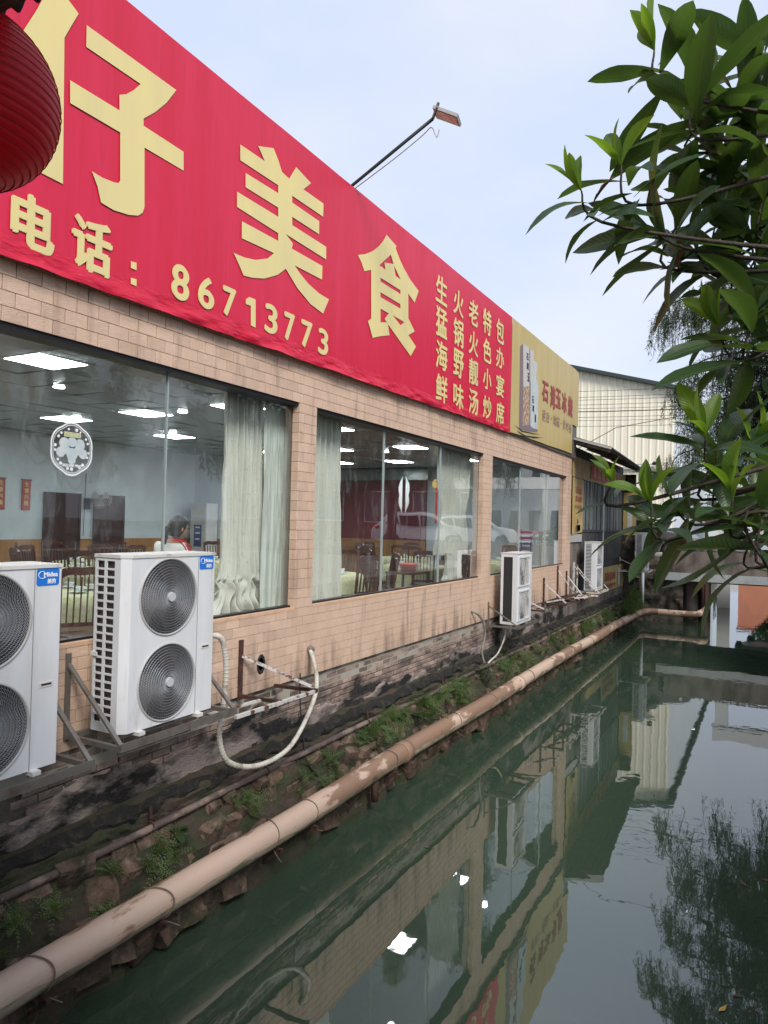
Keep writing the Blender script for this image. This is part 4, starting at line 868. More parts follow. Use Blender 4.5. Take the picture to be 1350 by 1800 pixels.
# ================================================================== INTERIOR FURNITURE
def make_chair(o):
    t = thing('dining_chair', o, 'dark red wooden dining chair with a tall slatted back', 'chair', 'dark wooden dining chairs in the restaurant')
    x, y, z = o
    B(x-.21, x+.21, y-.21, y+.21, z+.43, z+.47).build('seat', 'chairwood', t)
    for sx in (-1, 1):
        MB().bar((x+sx*.18, y-.18, z), (x+sx*.18, y-.18, z+.44), .035).build('leg', 'chairwood', t)
        MB().bar((x+sx*.18, y+.19, z), (x+sx*.18, y+.20, z+.47), .036).bar((x+sx*.18, y+.20, z+.47), (x+sx*.19, y+.30, z+1.04), .036, .03).build('back_post', 'chairwood', t)
    mb = MB()
    for i in range(12):
        a, b = i/12, (i+1)/12
        f = lambda q: z+1.02+.045*math.sin(q*math.pi)+.012*math.sin(q*math.pi*3)
        mb.bar((x-.2+.4*a, y+.30, f(a)), (x-.2+.4*b, y+.30, f(b)), .03, .075)
    mb.build('top_rail', 'chairwood', t)
    MB().bar((x-.18, y+.21, z+.53), (x+.18, y+.21, z+.53), .025, .04).build('lower_rail', 'chairwood', t)
    sl = None
    for k in range(5):
        xx = x-.12+k*.06; MB().bar((xx, y+.215, z+.53), (xx, y+.295, z+1.0), .028, .012).build('slat', 'chairwood', t)
    return t
c0_ = make_chair((-5.62, 4.62, FLOOR)); chairs = 0
tabs = [(-9.3, 7.7), (-6.35, 9.7), (-6.2, 12.9), (-9.6, 11.2), (-7.8, 15.6), (-11.0, 4.9), (-6.9, 5.2), (-10.9, 8.9), (-6.0, 16.4)]
t0 = thing('round_table', (-9.3, 7.7, FLOOR), 'round dining table under a pale yellow cloth', 'table', 'round dining tables in the restaurant')
B(-9.33, -9.27, 7.67, 7.73, FLOOR, FLOOR+.7).build('pedestal', 'chairwood', t0)
mb = MB(); n = 64; rows = [(0.01, .752), (.62, .75), (.66, .735)]+[(.66+.02*k, .735-.11*k) for k in range(1, 6)]
for rr, z in rows: mb.v += [(-9.3+(rr+(.018*math.sin(i*2*math.pi/n*11)*(0.75-z)*2 if z < .73 else 0))*math.cos(2*math.pi*i/n), 7.7+(rr+(.018*math.sin(i*2*math.pi/n*11)*(0.75-z)*2 if z < .73 else 0))*math.sin(2*math.pi*i/n), FLOOR+z) for i in range(n)]
for q in range(len(rows)-1): mb.f += [(q*n+i, (q+1)*n+i, (q+1)*n+(i+1) % n, q*n+(i+1) % n) for i in range(n)]
mb.build('tablecloth', 'cloth', t0, smooth=True)
desc = ['left of the second fan unit', 'by the straight curtain', 'under the drawn curtain', 'in the middle of the back row', 'near the crimson wall', 'far back at the left edge', 'close behind the first window', 'under the wall fan', 'behind the third window']
pl_ = thing('plate_stack', (-9.3, 7.55, FLOOR+.755), 'white bowls and plates stacked on a round table', 'plates', 'place settings on the dining tables')
for q, (dx, dy) in enumerate([(.35*math.cos(a), .35*math.sin(a)) for a in [k*math.pi/3 for k in range(6)]]):
    MB().lathe((-9.3+dx, 7.7+dy, FLOOR+.756), [(.05, 0), (.095, .012), (.097, .015), (.04, .006)], 18).build('plate', 'china', pl_)
    MB().lathe((-9.3+dx, 7.7+dy, FLOOR+.772), [(.025, 0), (.055, .045), (.058, .045), (.02, .01)], 14).build('bowl', 'china', pl_)
spots = []
for i, (x, y) in enumerate(tabs):
    if i: dup(t0, (x, y, FLOOR), 'round dining table under a pale yellow cloth, '+desc[i]); dup(pl_, (x, y-.15, FLOOR+.755))
    else: t0['label'] = 'round dining table under a pale yellow cloth, '+desc[0]
    for k in range(6):
        a = k*math.pi/3+.3+i*.4; cx, cy = x+.92*math.cos(a), y+.92*math.sin(a)
        if cx > -5.25 or (i == 6 and k in (0, 5)): continue
        o = dup(c0_, (cx, cy, FLOOR), rz=a-math.pi/2+rnd.uniform(-.15, .15))
bs = thing('red_basin', (-5.62, 11.35, -.86), 'red plastic basin standing by the middle window', 'basin')
MB().lathe((-5.62, 11.35, -.86), [(.12, 0), (.165, .12), (.18, .125), (.18, .135), (.155, .12), (.11, .015)], 28).build('basin', 'basin', bs, smooth=True)
MB().tube([(-5.62+.18*math.cos(a), 11.35+.18*math.sin(a), -.73) for a in [2*math.pi*k/24 for k in range(25)]], .008, 6, cap=False).build('rim', 'basin', bs)
dk = thing('side_table', (-5.62, 11.35, FLOOR), 'small dark side table under the red basin', 'table')
B(-5.9, -5.34, 11.0, 11.7, -.90, -.862).build('top', 'chairwood', dk)
for sx in (-.25, .25):
    for sy in (-.3, .3): MB().bar((-5.62+sx, 11.35+sy, FLOOR), (-5.62+sx, 11.35+sy, -.9), .04).build('leg', 'chairwood', dk)
b2 = dup(bs, (-11.2, 5.2, -.845), 'red basin on a far table at the left edge of the first window')
# wall fan between the doors
wf = thing('wall_fan', (-13.02, 10.5, .2), 'oscillating wall fan between the two dark doors', 'fan')
MB().box(-13.02, -12.97, 10.42, 10.55, .12, .36).bar((-12.98, 10.48, .28), (-12.8, 10.5, .34), .05).build('mount', 'black', wf)
mb = MB(); fcn = Vector((-12.7, 10.6, .36)); fa = Vector((.8, -.45, -.1)).normalized(); f1 = fa.cross(_Z).normalized(); f2 = f1.cross(fa)
for rr in (.05, .09, .13, .17, .21): mb.tube([fcn+f1*rr*math.cos(a)+f2*rr*math.sin(a)+fa*.04*(1-rr/.21) for a in [2*math.pi*k/24 for k in range(25)]], .004, 4, cap=False)
for k in range(20): a = 2*math.pi*k/20; mb.bar(fcn+fa*.04, fcn+f1*.21*math.cos(a)+f2*.21*math.sin(a), .003)
mb.build('cage', 'shell', wf)
mb = MB()
for k in range(3):
    a0 = k*2.09; mb.grid(lambda u, v: fcn-fa*.03+f1*lerp(.03, .18, u)*math.cos(a0+v)+f2*lerp(.03, .18, u)*math.sin(a0+v)+fa*.02*v, 4, 4)
mb.build('blades', 'shell', wf); MB().tube([fcn-fa*.14, fcn-fa*.02], .06, 14).build('motor', 'black', wf)
MB().tube([(-13.01, 10.45, .9), (-13.01, 10.44, .3)], .006, 5).tube([(-13.01, 10.43, .1), (-13.01, 10.42, -.45)], .005, 5).build('cable', 'black', wf)
for yy, lb in ((9.06, 'narrow red wall scroll with gold characters left of the doors'), (8.52, 'narrow red wall scroll cut by the left edge of the photo')):
    s_ = thing('wall_scroll', (-13.02, yy, .06), lb, 'scroll', 'red wall scrolls')
    B(-13.03, -13.015, yy-.09, yy+.09, .06, .66).build('paper', 'scroll', s_)
    for k, c in enumerate('生意兴隆'): text_mb(MB(), c, (-13.012, 0, 0), YU, ZU, yy-.05, yy+.05, .53-k*.125, .63-k*.125, .05).build('character', 'goldprint', s_)
    MB().tube([(-13.02, yy-.11, .67), (-13.02, yy+.11, .67)], .012, 6).build('rod', 'chairwood', s_)
cb = thing('cabinet_cooler', (-12.45, 13.5, FLOOR), 'tall white floor-standing cooler with a blue poster in the far corner', 'cooler')
B(-12.72, -12.2, 13.35, 13.75, FLOOR, .36).build('body', 'white_paint', cb)
MB().box(-12.70, -12.22, 13.34, 13.35, .05, .33).box(-12.70, -12.22, 13.34, 13.35, -1.2, .02).build('front_panel', 'lid', cb)
B(-12.58, -12.34, 13.33, 13.338, -.72, -.18).build('poster', 'navy', cb)
mb = MB()
for z in (-.26, -.40, -.55): mb.box(-12.53, -12.39, 13.325, 13.329, z, z+.035)
mb.build('poster_print', 'print_white', cb)
fr = thing('display_fridge', (-5.75, 18.5, FLOOR), 'white upright fridge with a tall blue poster behind the third window', 'fridge')
B(-6.1, -5.42, 18.3, 18.85, FLOOR, .5).build('body', 'white_paint', fr)
B(-6.04, -5.48, 18.285, 18.3, -1.3, .2).build('door', 'lining', fr)
B(-5.75, -5.45, 18.27, 18.282, -1.05, -.15).build('poster', 'navy', fr)
mb = MB()
for z in (-.3, -.45, -.55, -.7, -.85): mb.box(-5.71, -5.49, 18.262, 18.268, z, z+.05)
mb.build('poster_print', 'print_white', fr)
mb = MB()   # white winged ornament and lucky knot hung on the crimson wall
wo_ = thing('wing_ornament', (-8.6, 16.9, .3), 'pair of white lacy wings hanging before the crimson wall', 'ornament')
for s in (-1, 1):
    mb = MB().grid(lambda u, v: (-8.55+s*(.05+.17*math.sin(u*math.pi)*(.5+.5*abs(math.cos(u*3.3)))*v), 16.9+.02*math.sin(v*9), .28+.95*u), 22, 5); o = mb.build('wing', 'print_white', wo_); o.modifiers.new('thickness', 'SOLIDIFY').thickness = .006
kn = thing('lucky_knot', (-7.6, 16.9, -.1), 'red and gold knot ornament with a long tassel', 'ornament')
MB().lathe((0, 0, 0), [(.10, -.03), (.14, 0), (.10, .03)], 12).build('medallion', 'goldprint', kn); kn.children[0].rotation_euler = (R(90), 0, 0); kn.children[0].location = (0, 0, 1.12); kn.children[0].data.transform(Matrix.Translation(origin(kn)))
MB().tube([(-7.6, 16.9, .98), (-7.6, 16.9, .0)], .03, 8).build('tassel', 'basin', kn)
# ================================================================== WOMAN AT THE WINDOW
pe = thing('person', (-5.45, 5.55, FLOOR), 'woman with tied black hair, glasses and white striped shirt behind the glass', 'person')
hd = Vector((-5.42, 5.52, -.115)); P0 = Vector((-5.45, 5.46, FLOOR)); fw = Vector((.25, .97, -.22)).normalized(); rt = fw.cross(_Z).normalized(); upv = rt.cross(fw)
def skinned(name, nodes, edges, m, parent, sub=2):
    nodes = [((n[0][0], n[0][1], n[0][2]+(.07 if n[0][2] > -1.3 else 0)),)+tuple(n[1:]) for n in nodes]
    me = bpy.data.meshes.new(name); o0 = origin(parent); me.from_pydata([tuple(Vector(n[0])-o0) for n in nodes], edges, []); me.materials.append(M[m])
    ob = bpy.data.objects.new(name, me); COL.objects.link(ob); ob.parent = parent
    sk = ob.modifiers.new('skin', 'SKIN')
    for i, n in enumerate(nodes): me.skin_vertices[0].data[i].radius = (n[1], n[2] if len(n) > 2 else n[1])
    me.skin_vertices[0].data[0].use_root = True; sk.use_smooth_shade = True
    ob.modifiers.new('sub', 'SUBSURF').levels = sub; ob.modifiers['sub'].render_levels = sub; return ob
bx_, by_ = -5.45, 5.44; LIFT = .07
nodes = [((bx_, by_, -.75), .13, .10), ((bx_, by_, -.60), .115, .09), ((bx_, by_+.01, -.45), .13, .095), ((bx_, by_+.015, -.35), .07, .06), ((bx_+.005, by_+.03, -.29), .048, .05),
         ((bx_-.17, by_+.0, -.37), .05), ((bx_-.22, by_+.05, -.62), .038), ((bx_-.16, by_+.25, -.72), .03), ((bx_-.13, by_+.33, -.74), .026),
         ((bx_+.17, by_+.0, -.37), .05), ((bx_+.22, by_+.05, -.62), .038), ((bx_+.16, by_+.25, -.72), .03), ((bx_+.13, by_+.33, -.74), .026),
         ((bx_-.09, by_, -.9), .085), ((bx_-.09, by_+.02, -1.2), .058), ((bx_-.09, by_-.01, -1.54), .04), ((bx_-.09, by_+.1, -1.57), .03),
         ((bx_+.09, by_, -.9), .085), ((bx_+.09, by_+.02, -1.2), .058), ((bx_+.09, by_-.01, -1.54), .04), ((bx_+.09, by_+.1, -1.57), .03)]
ed = [(0, 1), (1, 2), (2, 3), (3, 4), (2, 5), (5, 6), (6, 7), (7, 8), (2, 9), (9, 10), (10, 11), (11, 12), (0, 13), (13, 14), (14, 15), (15, 16), (0, 17), (17, 18), (18, 19), (19, 20)]
skinned('body', nodes, ed, 'skin', pe)
def head_pt(th, ph):   # th azimuth from face direction, ph elevation
    f = math.cos(ph)*math.cos(th); s = math.cos(ph)*math.sin(th); u = math.sin(ph)
    rf, rs, ru = .098, .074, .118
    p = [f*rf, s*rs, u*ru]
    if f > 0:
        d = math.exp(-((th/.22)**2)-(((ph+.22)/.20)**2)); p[0] += .026*d                       # nose
        p[0] += .008*math.exp(-((th/.35)**2)-(((ph+.62)/.10)**2))                                # lips
        p[0] += .012*math.exp(-((th/.4)**2)-(((ph+.95)/.16)**2))                                 # chin
        p[0] -= .010*math.exp(-(((abs(th)-.38)/.2)**2)-(((ph-.02)/.14)**2))                      # eye sockets
        p[0] -= .006*math.exp(-((th/.5)**2)-(((ph+.47)/.07)**2))
    if u < -.3: p[1] *= 1-.35*(-.3-u); p[0] += .012*(-.3-u)*2
    return hd+fw*p[0]+rt*p[1]+upv*p[2]
MB().grid(lambda u, v: head_pt(2*math.pi*u-math.pi, math.pi*v-math.pi/2), 48, 32).build('head', 'skin', pe, smooth=True)
for s in (-1, 1):
    e = hd+fw*-.005+rt*s*.076+upv*-.01; MB().grid(lambda u, v: e+fw*.02*math.cos(2*math.pi*u)*math.sin(math.pi*v)+upv*.032*math.sin(2*math.pi*u)*math.sin(math.pi*v)+rt*s*.012*math.cos(math.pi*v), 12, 6).build('ear', 'skin', pe, smooth=True)
    e = hd+fw*.088+rt*s*.03+upv*.004; MB().tube([e+(rt*math.cos(a)*.024+upv*math.sin(a)*.018)+fw*.012 for a in [2*math.pi*k/16 for k in range(17)]], .0022, 4).tube([e+rt*s*.024+fw*.012, e+rt*s*.046-fw*.03, e+rt*s*.046-fw*.09], .002, 4).build('glasses', 'black', pe)
    MB().grid(lambda u, v: hd+fw*.082+rt*s*.03+upv*.004+Vector((math.cos(2*math.pi*u)*math.sin(math.pi*v), math.sin(2*math.pi*u)*math.sin(math.pi*v), math.cos(math.pi*v)))*.009, 8, 6).build('eye', 'black', pe)
def hair_pt(u, v):
    th = 2*math.pi*u-math.pi; ph = lerp(-.95, math.pi/2, v)
    front = max(0, math.cos(th)); lim = lerp(-.9, .42, min(1, front*1.8)) if front > 0 else -.9
    if ph < lim: ph = lim
    f = math.cos(ph)*math.cos(th); s = math.cos(ph)*math.sin(th); q = 1.0+.03*(vnoise(th*14, 1)-.5)
    k = .0 if ph > lim+.01 else -.012
    return hd+fw*(f*(.113+k)*q-.007)+rt*(s*(.087+k)*q)+upv*(math.sin(ph)*(.134+k)*q+.004)
MB().grid(hair_pt, 60, 26).build('hair', 'hair', pe, smooth=True)
MB().tube(smooth_path([hd-fw*.10+upv*-.02, hd-fw*.135+upv*-.05, hd-fw*.13+upv*-.12, hd-fw*.115+upv*-.2], 5), [.02, .024, .028, .03, .032, .032, .032, .032, .03, .03, .028, .026, .022, .016, .012, .004], 10).build('ponytail', 'hair', pe, smooth=True)
sh = [((bx_, by_, -.78), .145, .115), ((bx_, by_, -.60), .128, .10), ((bx_, by_+.01, -.45), .145, .107), ((bx_, by_+.015, -.36), .085, .075), ((bx_-.165, by_, -.375), .062), ((bx_-.21, by_+.03, -.53), .052), ((bx_+.165, by_, -.375), .062), ((bx_+.21, by_+.03, -.53), .052)]
skinned('shirt', sh, [(0, 1), (1, 2), (2, 3), (2, 4), (4, 5), (2, 6), (6, 7)], 'jersey', pe)
for k in range(3):
    MB().tube(smooth_path([(bx_+.07, by_-.05+.035*k, -.24), (bx_+.15, by_-.04+.035*k, -.245), (bx_+.215, by_-.02+.035*k, -.30), (bx_+.25, by_+.02+.03*k, -.43)], 5), .006, 5).build('stripe', 'crimson', pe)
MB().tube([(bx_+.06*math.cos(a), by_+.03+.055*math.sin(a), -.235+.012*math.sin(a)) for a in [2*math.pi*k/18 for k in range(19)]], .008, 6).build('collar', 'crimson', pe)
skinned('trousers', [((bx_, by_, -.80), .14, .11)]+[((bx_+s*.09, by_, -.95), .10) for s in (-1, 1)]+[((bx_+s*.09, by_+.02, -1.2), .072) for s in (-1, 1)]+[((bx_+s*.09, by_-.01, -1.48), .055) for s in (-1, 1)], [(0, 1), (0, 2), (1, 3), (2, 4), (3, 5), (4, 6)], 'black', pe)
# ================================================================== SIDE SHED BEYOND THE RESTAURANT
KX = -4.74; KY0, KY1 = 19.32, 27.55
sh_ = thing('side_shed', (KX, 23, -2.2), 'low dark metal shed with shutters and a sloping corrugated canopy', 'shed')
MB().box(-9, KX-.03, KY0, KY1, -3.9, 2.25).build('wall', 'corr', sh_)
MB().box(KX-.03, KX+.02, KY0, KY1, -2.6, -2.15).box(KX-.03, KX-.01, KY0, 20.75, -2.15, -.1).build('concrete_base', 'concrete', sh_)
for r_ in range(3):
    z = -2.58+r_*.145; y = KY0+(.2 if r_ % 2 else 0)
    while y < KY1-.3:
        MB().box(KX+.02, KX+.03, y+.006, y+.384, z+.005, z+.14).build('block', 'concrete', sh_); y += .39
for k in range(30):                          # ribbed shutters, clear sheets in the upper half
    y = 20.85+k*.215
    if y > KY1-.15: break
    up = 'plastic_clear' if k % 5 in (0, 1, 3) else 'corr'
    MB().prism([(KX-.03, y, -1.05), (KX+.015, y+.03, -1.05), (KX+.015, y+.09, -1.05), (KX-.03, y+.12, -1.05)], (0, 0, .90)).build('shutter_rib', 'corr', sh_)
    MB().prism([(KX-.03, y, -.07), (KX+.01, y+.03, -.07), (KX+.01, y+.09, -.07), (KX-.03, y+.12, -.07)], (0, 0, 1.45)).build('shutter_rib', up, sh_)
MB().box(KX-.03, KX+.03, 20.8, KY1, -.14, -.08).build('transom', 'corr', sh_)
MB().box(KX-.02, KX+.035, 23.75, 23.87, -1.1, 1.45).build('mullion', 'bluewall', sh_)
MB().box(KX-.6, KX+.42, KY1, KY1+.12, -3.6, 2.0).build('corner_pier', 'abut', sh_)
# canopy
def can(y, t): # t 0 wall, 1 eave
    xe = lerp(-3.62, -3.95, (y-19.2)/(8.4)); return (lerp(-5.2, xe, t), y, lerp(2.62 if y > 19.5 else 2.55, 2.08, t))
cv = MB(); n = 96
for lay in (0, .02):
    cv.grid(lambda u, t: (lambda p, y: (p[0], y, p[2]+lay+.022*math.sin(y*2*math.pi/.18)))(can(lerp(19.12, 27.6, u), t), lerp(19.12, 27.6, u)), 380, 2)
cv.build('canopy_sheet', 'corr', sh_)
for y in (19.2, 21.3, 23.4, 25.5, 27.45):
    a, b = can(y, 0), can(y, .97); MB().bar((a[0], y, a[2]-.08), (b[0], y, b[2]-.08), .06, .07).build('rafter', 'wood', sh_)
for t in (.45, .72, .95):
    a, b = can(19.2, t), can(27.5, t); MB().bar((a[0], a[1], a[2]-.045), (b[0], b[1], b[2]-.045), .05, .035).build('batten', 'wood', sh_)
a, b = can(19.12, .0), can(19.12, 1); MB().bar((a[0], 19.11, a[2]+.0), (b[0], 19.11, b[2]+.0), .012, .06).build('verge_board', 'shell', sh_)
bn = thing('shed_banner', (KX+.03, 23, 1.4), 'dirty yellow and red banner across the shed under its canopy', 'banner', 'yellow banners on the shed')
def ban(y0, y1, z0f, z1f, X, nm, m, par, amp=.02): return MB().grid(lambda u, t: (X+amp*(vnoise(lerp(y0, y1, u)*2.3, t*2)-.5)+amp*.6*(vnoise(lerp(y0, y1, u)*8, t*5)-.5), lerp(y0, y1, u), lerp(z0f(lerp(y0, y1, u)), z1f(lerp(y0, y1, u)), t)), 70, 8).build(nm, m, par, smooth=True)
ban(19.35, 27.5, lambda y: 1.38, lambda y: 1.95, KX+.045, 'cloth', 'gold2', bn, .04)
ban(21.6, 26.3, lambda y: 1.46, lambda y: 1.86, KX+.075, 'red_band', 'hem', bn, .02)
for k, c in enumerate('珠江鲜啤大排档'): text_mb(MB(), c, (KX+.10, 0, 0), YU, ZU, 21.8+k*.64, 22.2+k*.64, 1.5, 1.82, .04).build('character', 'goldprint', bn)
b1_ = thing('shed_banner', (KX+.03, 20, -.3), 'tall narrow yellow banner between the tiled corner and the shutters', 'banner', 'yellow banners on the shed')
ban(19.42, 20.72, lambda y: -.18+.05*(y-20), lambda y: 1.36, KX+.05, 'cloth', 'gold2', b1_)
MB().box(KX, KX+.03, 19.4, 20.75, -.42, -.2).build('foil_hem', 'shell', b1_)
for k, (c, a, b, z, h) in enumerate([('石', 19.75, 20.1, .95, .17), ('湾', 20.1, 20.45, .93, .17), ('玉冰烧', 19.7, 20.5, .72, .15), ('六十年', 19.65, 20.5, .5, .13)]): text_mb(MB(), c, (KX+.075, 0, 0), YU, ZU, a, b, z, z+h, .04).build('character', 'maroon', b1_)
MB().poly([(KX+.078, 20.12+a, z) for a, z in [(.06, .25), (.06, .12), (.22, .06), (.24, -.1), (-.24, -.1), (-.22, .06), (-.06, .12), (-.06, .25)]][::-1]).box(KX+.074, KX+.078, 19.92, 20.32, -.1, .06).build('bottle_print', 'brownprint', b1_)
b3_ = thing('shed_banner', (KX+.2, 27.5, 0), 'small yellow banner with a bottle on the far pier of the shed', 'banner', 'yellow banners on the shed')
B(KX+.0, KX+.46, 27.515, 27.545, -.25, 1.32).build('cloth', 'gold2', b3_); B(KX+.14, KX+.32, 27.508, 27.513, -.1, .85).build('bottle_print', 'palebl', b3_)
MB().box(KX+.16, KX+.30, 27.503, 27.507, .0, .35).build('bottle_label', 'lilac', b3_)
b2_ = thing('shed_banner', (KX+.04, 24.6, -1.9), 'yellow banner with bottle picture low on the shed behind the louvred unit', 'banner', 'yellow banners on the shed')
ban(20.95, KY1-.05, lambda y: -2.13, lambda y: -1.3 if y > 23.8 else -1.85, KX+.045, 'cloth', 'gold2', b2_, .012)
for k, c in enumerate('石湾玉冰烧'): text_mb(MB(), c, (KX+.065, 0, 0), YU, ZU, 24.0+k*.38, 24.34+k*.38, -1.78, -1.5, .05).build('character', 'maroon', b2_)
text_mb(MB(), '豉香纯粮够年份', (KX+.065, 0, 0), YU, ZU, 24.0, 25.9, -2.0, -1.88, .03).build('character', 'maroon', b2_)
B(KX+.062, KX+.066, 26.35, 26.75, -2.05, -1.4).build('bottle_print', 'palebl', b2_); B(KX+.066, KX+.069, 26.75, 26.95, -2.05, -1.5).build('bottle_print', 'purple', b2_)
dp = MB().tube([(-4.1, 28.2, -1.5), (-4.1, 28.2, -3.0)], .05, 10).build('drain_pipe', 'bluewall', smooth=True); tag(dp, 'thin grey vertical pipe on the bank below the farthest fan unit', 'pipe')
# ================================================================== BRIDGE
br = thing('bridge', (-1.8, 28.8, -1.9), 'low concrete road bridge with a pale grey beam across the canal', 'bridge')
MB().box(-3.35, 6, 28.7, 28.95, -1.60, -.80).build('parapet', 'concrete', br)
mb = MB(); 
for k in range(230): x = -3.0+k*.04; r_ = .02+.03*hsh(k); mb.box(x, x+r_, 28.72+.1*hsh(k, 1), 28.80+.1*hsh(k, 2), -.80, -.78+.05*hsh(k, 3))
mb.build('rubble_top', 'stone', br, kind='stuff')
MB().box(-3.64, -1.35, 28.60, 28.72, -1.90, -1.61).build('beam', 'beam', br); MB().box(-1.345, 6, 28.60, 28.72, -1.90, -1.61).build('beam', 'beam', br)
MB().box(-3.4, 6, 28.75, 34.3, -1.95, -1.25).build('deck', 'concrete', br)
MB().box(-3.35, 6, 34.1, 34.35, -1.25, -.85).build('far_parapet', 'concrete', br)
MB().grid(lambda u, t: (lerp(-4.75, -2.75, u), 28.75+.18*(vnoise(u*9, t*7)-.5)+.2*(1-t), lerp(-3.9, -1.62, t)), 26, 20).box(-4.9, -2.8, 28.9, 34.6, -4.2, -1.62).build('abutment', 'abut', br)
MB().grid(lambda u, t: (lerp(-4.8, -3.3, u), 28.72+.15*(vnoise(u*7, t*7)-.5)+.1*t, lerp(-1.9, -1.02+.12*(vnoise(u*9, 3)-.5), t)), 20, 12).box(-4.8, -3.3, 28.85, 29.0, -1.9, -1.12).build('broken_kerb', 'abut', br)
MB().lathe((-2.55, 29.6, -4.2), [(.28, 0), (.26, 2.3), (.3, 2.4)], 14).build('pier', 'concrete', br, smooth=True)
# far canal walls
cw = MB().box(-4.6, -2.6, 34.7, 41, -4.5, -1.3).build('far_canal_wall', 'abut', kind='structure')
mb = thing('slat_fence', (-2.6, 37, -3.6), 'brown vertical slat fence along the canal past the bridge', 'fence')
for k in range(26): B(-2.6, -2.56, 34.8+k*.24, 34.95+k*.24, -3.6, -.55).build('slat', 'redfence', mb)
B(-2.58, -2.54, 34.7, 41, -.7, -.63).build('rail', 'rustwhite', mb)
cp = thing('concrete_pillar', (-1.72, 36.0, -4.2), 'plain pale concrete pillar standing past the bridge', 'pillar')
MB().box(-1.98, -1.46, 35.8, 36.3, -4.2, 1.9).build('shaft', 'whitewall', cp); MB().box(-2.1, 7, 35.75, 36.4, 1.9, 2.5).build('lintel', 'whitewall', cp)
# ================================================================== WAREHOUSE
wh = thing('warehouse', (-8, 41.3, -1.3), 'tall cream corrugated warehouse with grey blue side wall beyond the bridge', 'building')
RX, RZ, PKX, PKZ = -4.55, 7.65, -20, 11.9
prof = [(-36, -1.3), (RX, -1.3), (RX, RZ), (PKX, PKZ), (-36, 7.65)]
MB().prism([(x, 41.4, z) for x, z in prof], (0, 34, 0)).build('body', 'cream', wh)
def roofz(x): return lerp(RZ, PKZ, (RX-x)/(RX-PKX))
def roofz2(x): return roofz(x) if x > PKX else lerp(PKZ, 7.65, (PKX-x)/(PKX+36))
x = RX-.02; k = 0
while x > -24:
    z = roofz2(x-.2); hgt = 1
    MB().prism([(x, 41.4, -1.2), (x-.05, 41.365, -1.2), (x-.11, 41.365, -1.2), (x-.16, 41.4, -1.2)], (0, 0, z+1.2)).build('cladding_rib', 'cream', wh); x -= .38; k += 1
y = 41.6
sb = B(RX, RX+.02, 41.42, 75.3, -1.3, RZ-.02).build('side_cladding', 'bluewall', wh)
for k in range(80): MB().prism([(RX+.02, y, -1.2), (RX+.08, y+.05, -1.2), (RX+.08, y+.11, -1.2), (RX+.02, y+.16, -1.2)], (0, 0, RZ+1.15)).build('cladding_rib', 'bluewall', wh); y += .42
MB().prism([(RX+.35, 41.0, RZ-.12), (PKX, 41.0, PKZ), (PKX, 41.0, PKZ+.22), (RX+.35, 41.0, RZ+.08)], (0, 35, 0)).prism([(PKX, 41.0, PKZ), (-36.3, 41.0, 7.6), (-36.3, 41.0, 7.8), (PKX, 41.0, PKZ+.22)], (0, 35, 0)).build('roof', 'darkroof', wh)
MB().box(-10.5, -5.2, 41.2, 41.33, 3.3, 3.42).build('gutter_rail', 'shell', wh)
lm = thing('wall_lamp', (-5.6, 41.2, 3.5), 'small lamp on a pipe across the cream warehouse wall', 'lamp')
MB().bar((-7.2, 41.2, 3.55), (-5.5, 41.2, 3.55), .05).build('bracket', 'shell', lm); MB().lathe((-5.5, 41.15, 3.5), [(.1, 0), (.14, .1), (.05, .2)], 10).build('lamp_head', 'black', lm)
# overhead wires
for k, (z, dz) in enumerate([(5.1, .0), (4.92, .1), (4.86, -.05), (4.7, .06), (4.62, -.08), (4.5, .05), (4.3, .1), (4.22, -.04), (4.0, .05)]):
    pts = [(lerp(-14, 14, t), 27.8+.25*k+.5*t, z+.55+dz*t-(.9+.1*hsh(k))*4*t*(1-t)*.5) for t in [i/30 for i in range(31)]]
    tag(MB().tube(pts, .008 if k != 5 else .018, 4, cap=False).build('overhead_wire', 'blackcable'), 'sagging dark overhead wire in front of the cream warehouse wall' if k != 5 else 'thickest of the overhead wires crossing before the cream wall', 'wire', 'overhead wires crossing the canal at the bridge')
tag(MB().tube([(-4.9, 19.25, 1.9), (-3.5, 19.0, 2.6), (-1, 21, 3.3), (4, 24, 4.6)], .009, 4).build('overhead_wire', 'blackcable'), 'single thin wire running from the restaurant corner over the canal', 'wire')
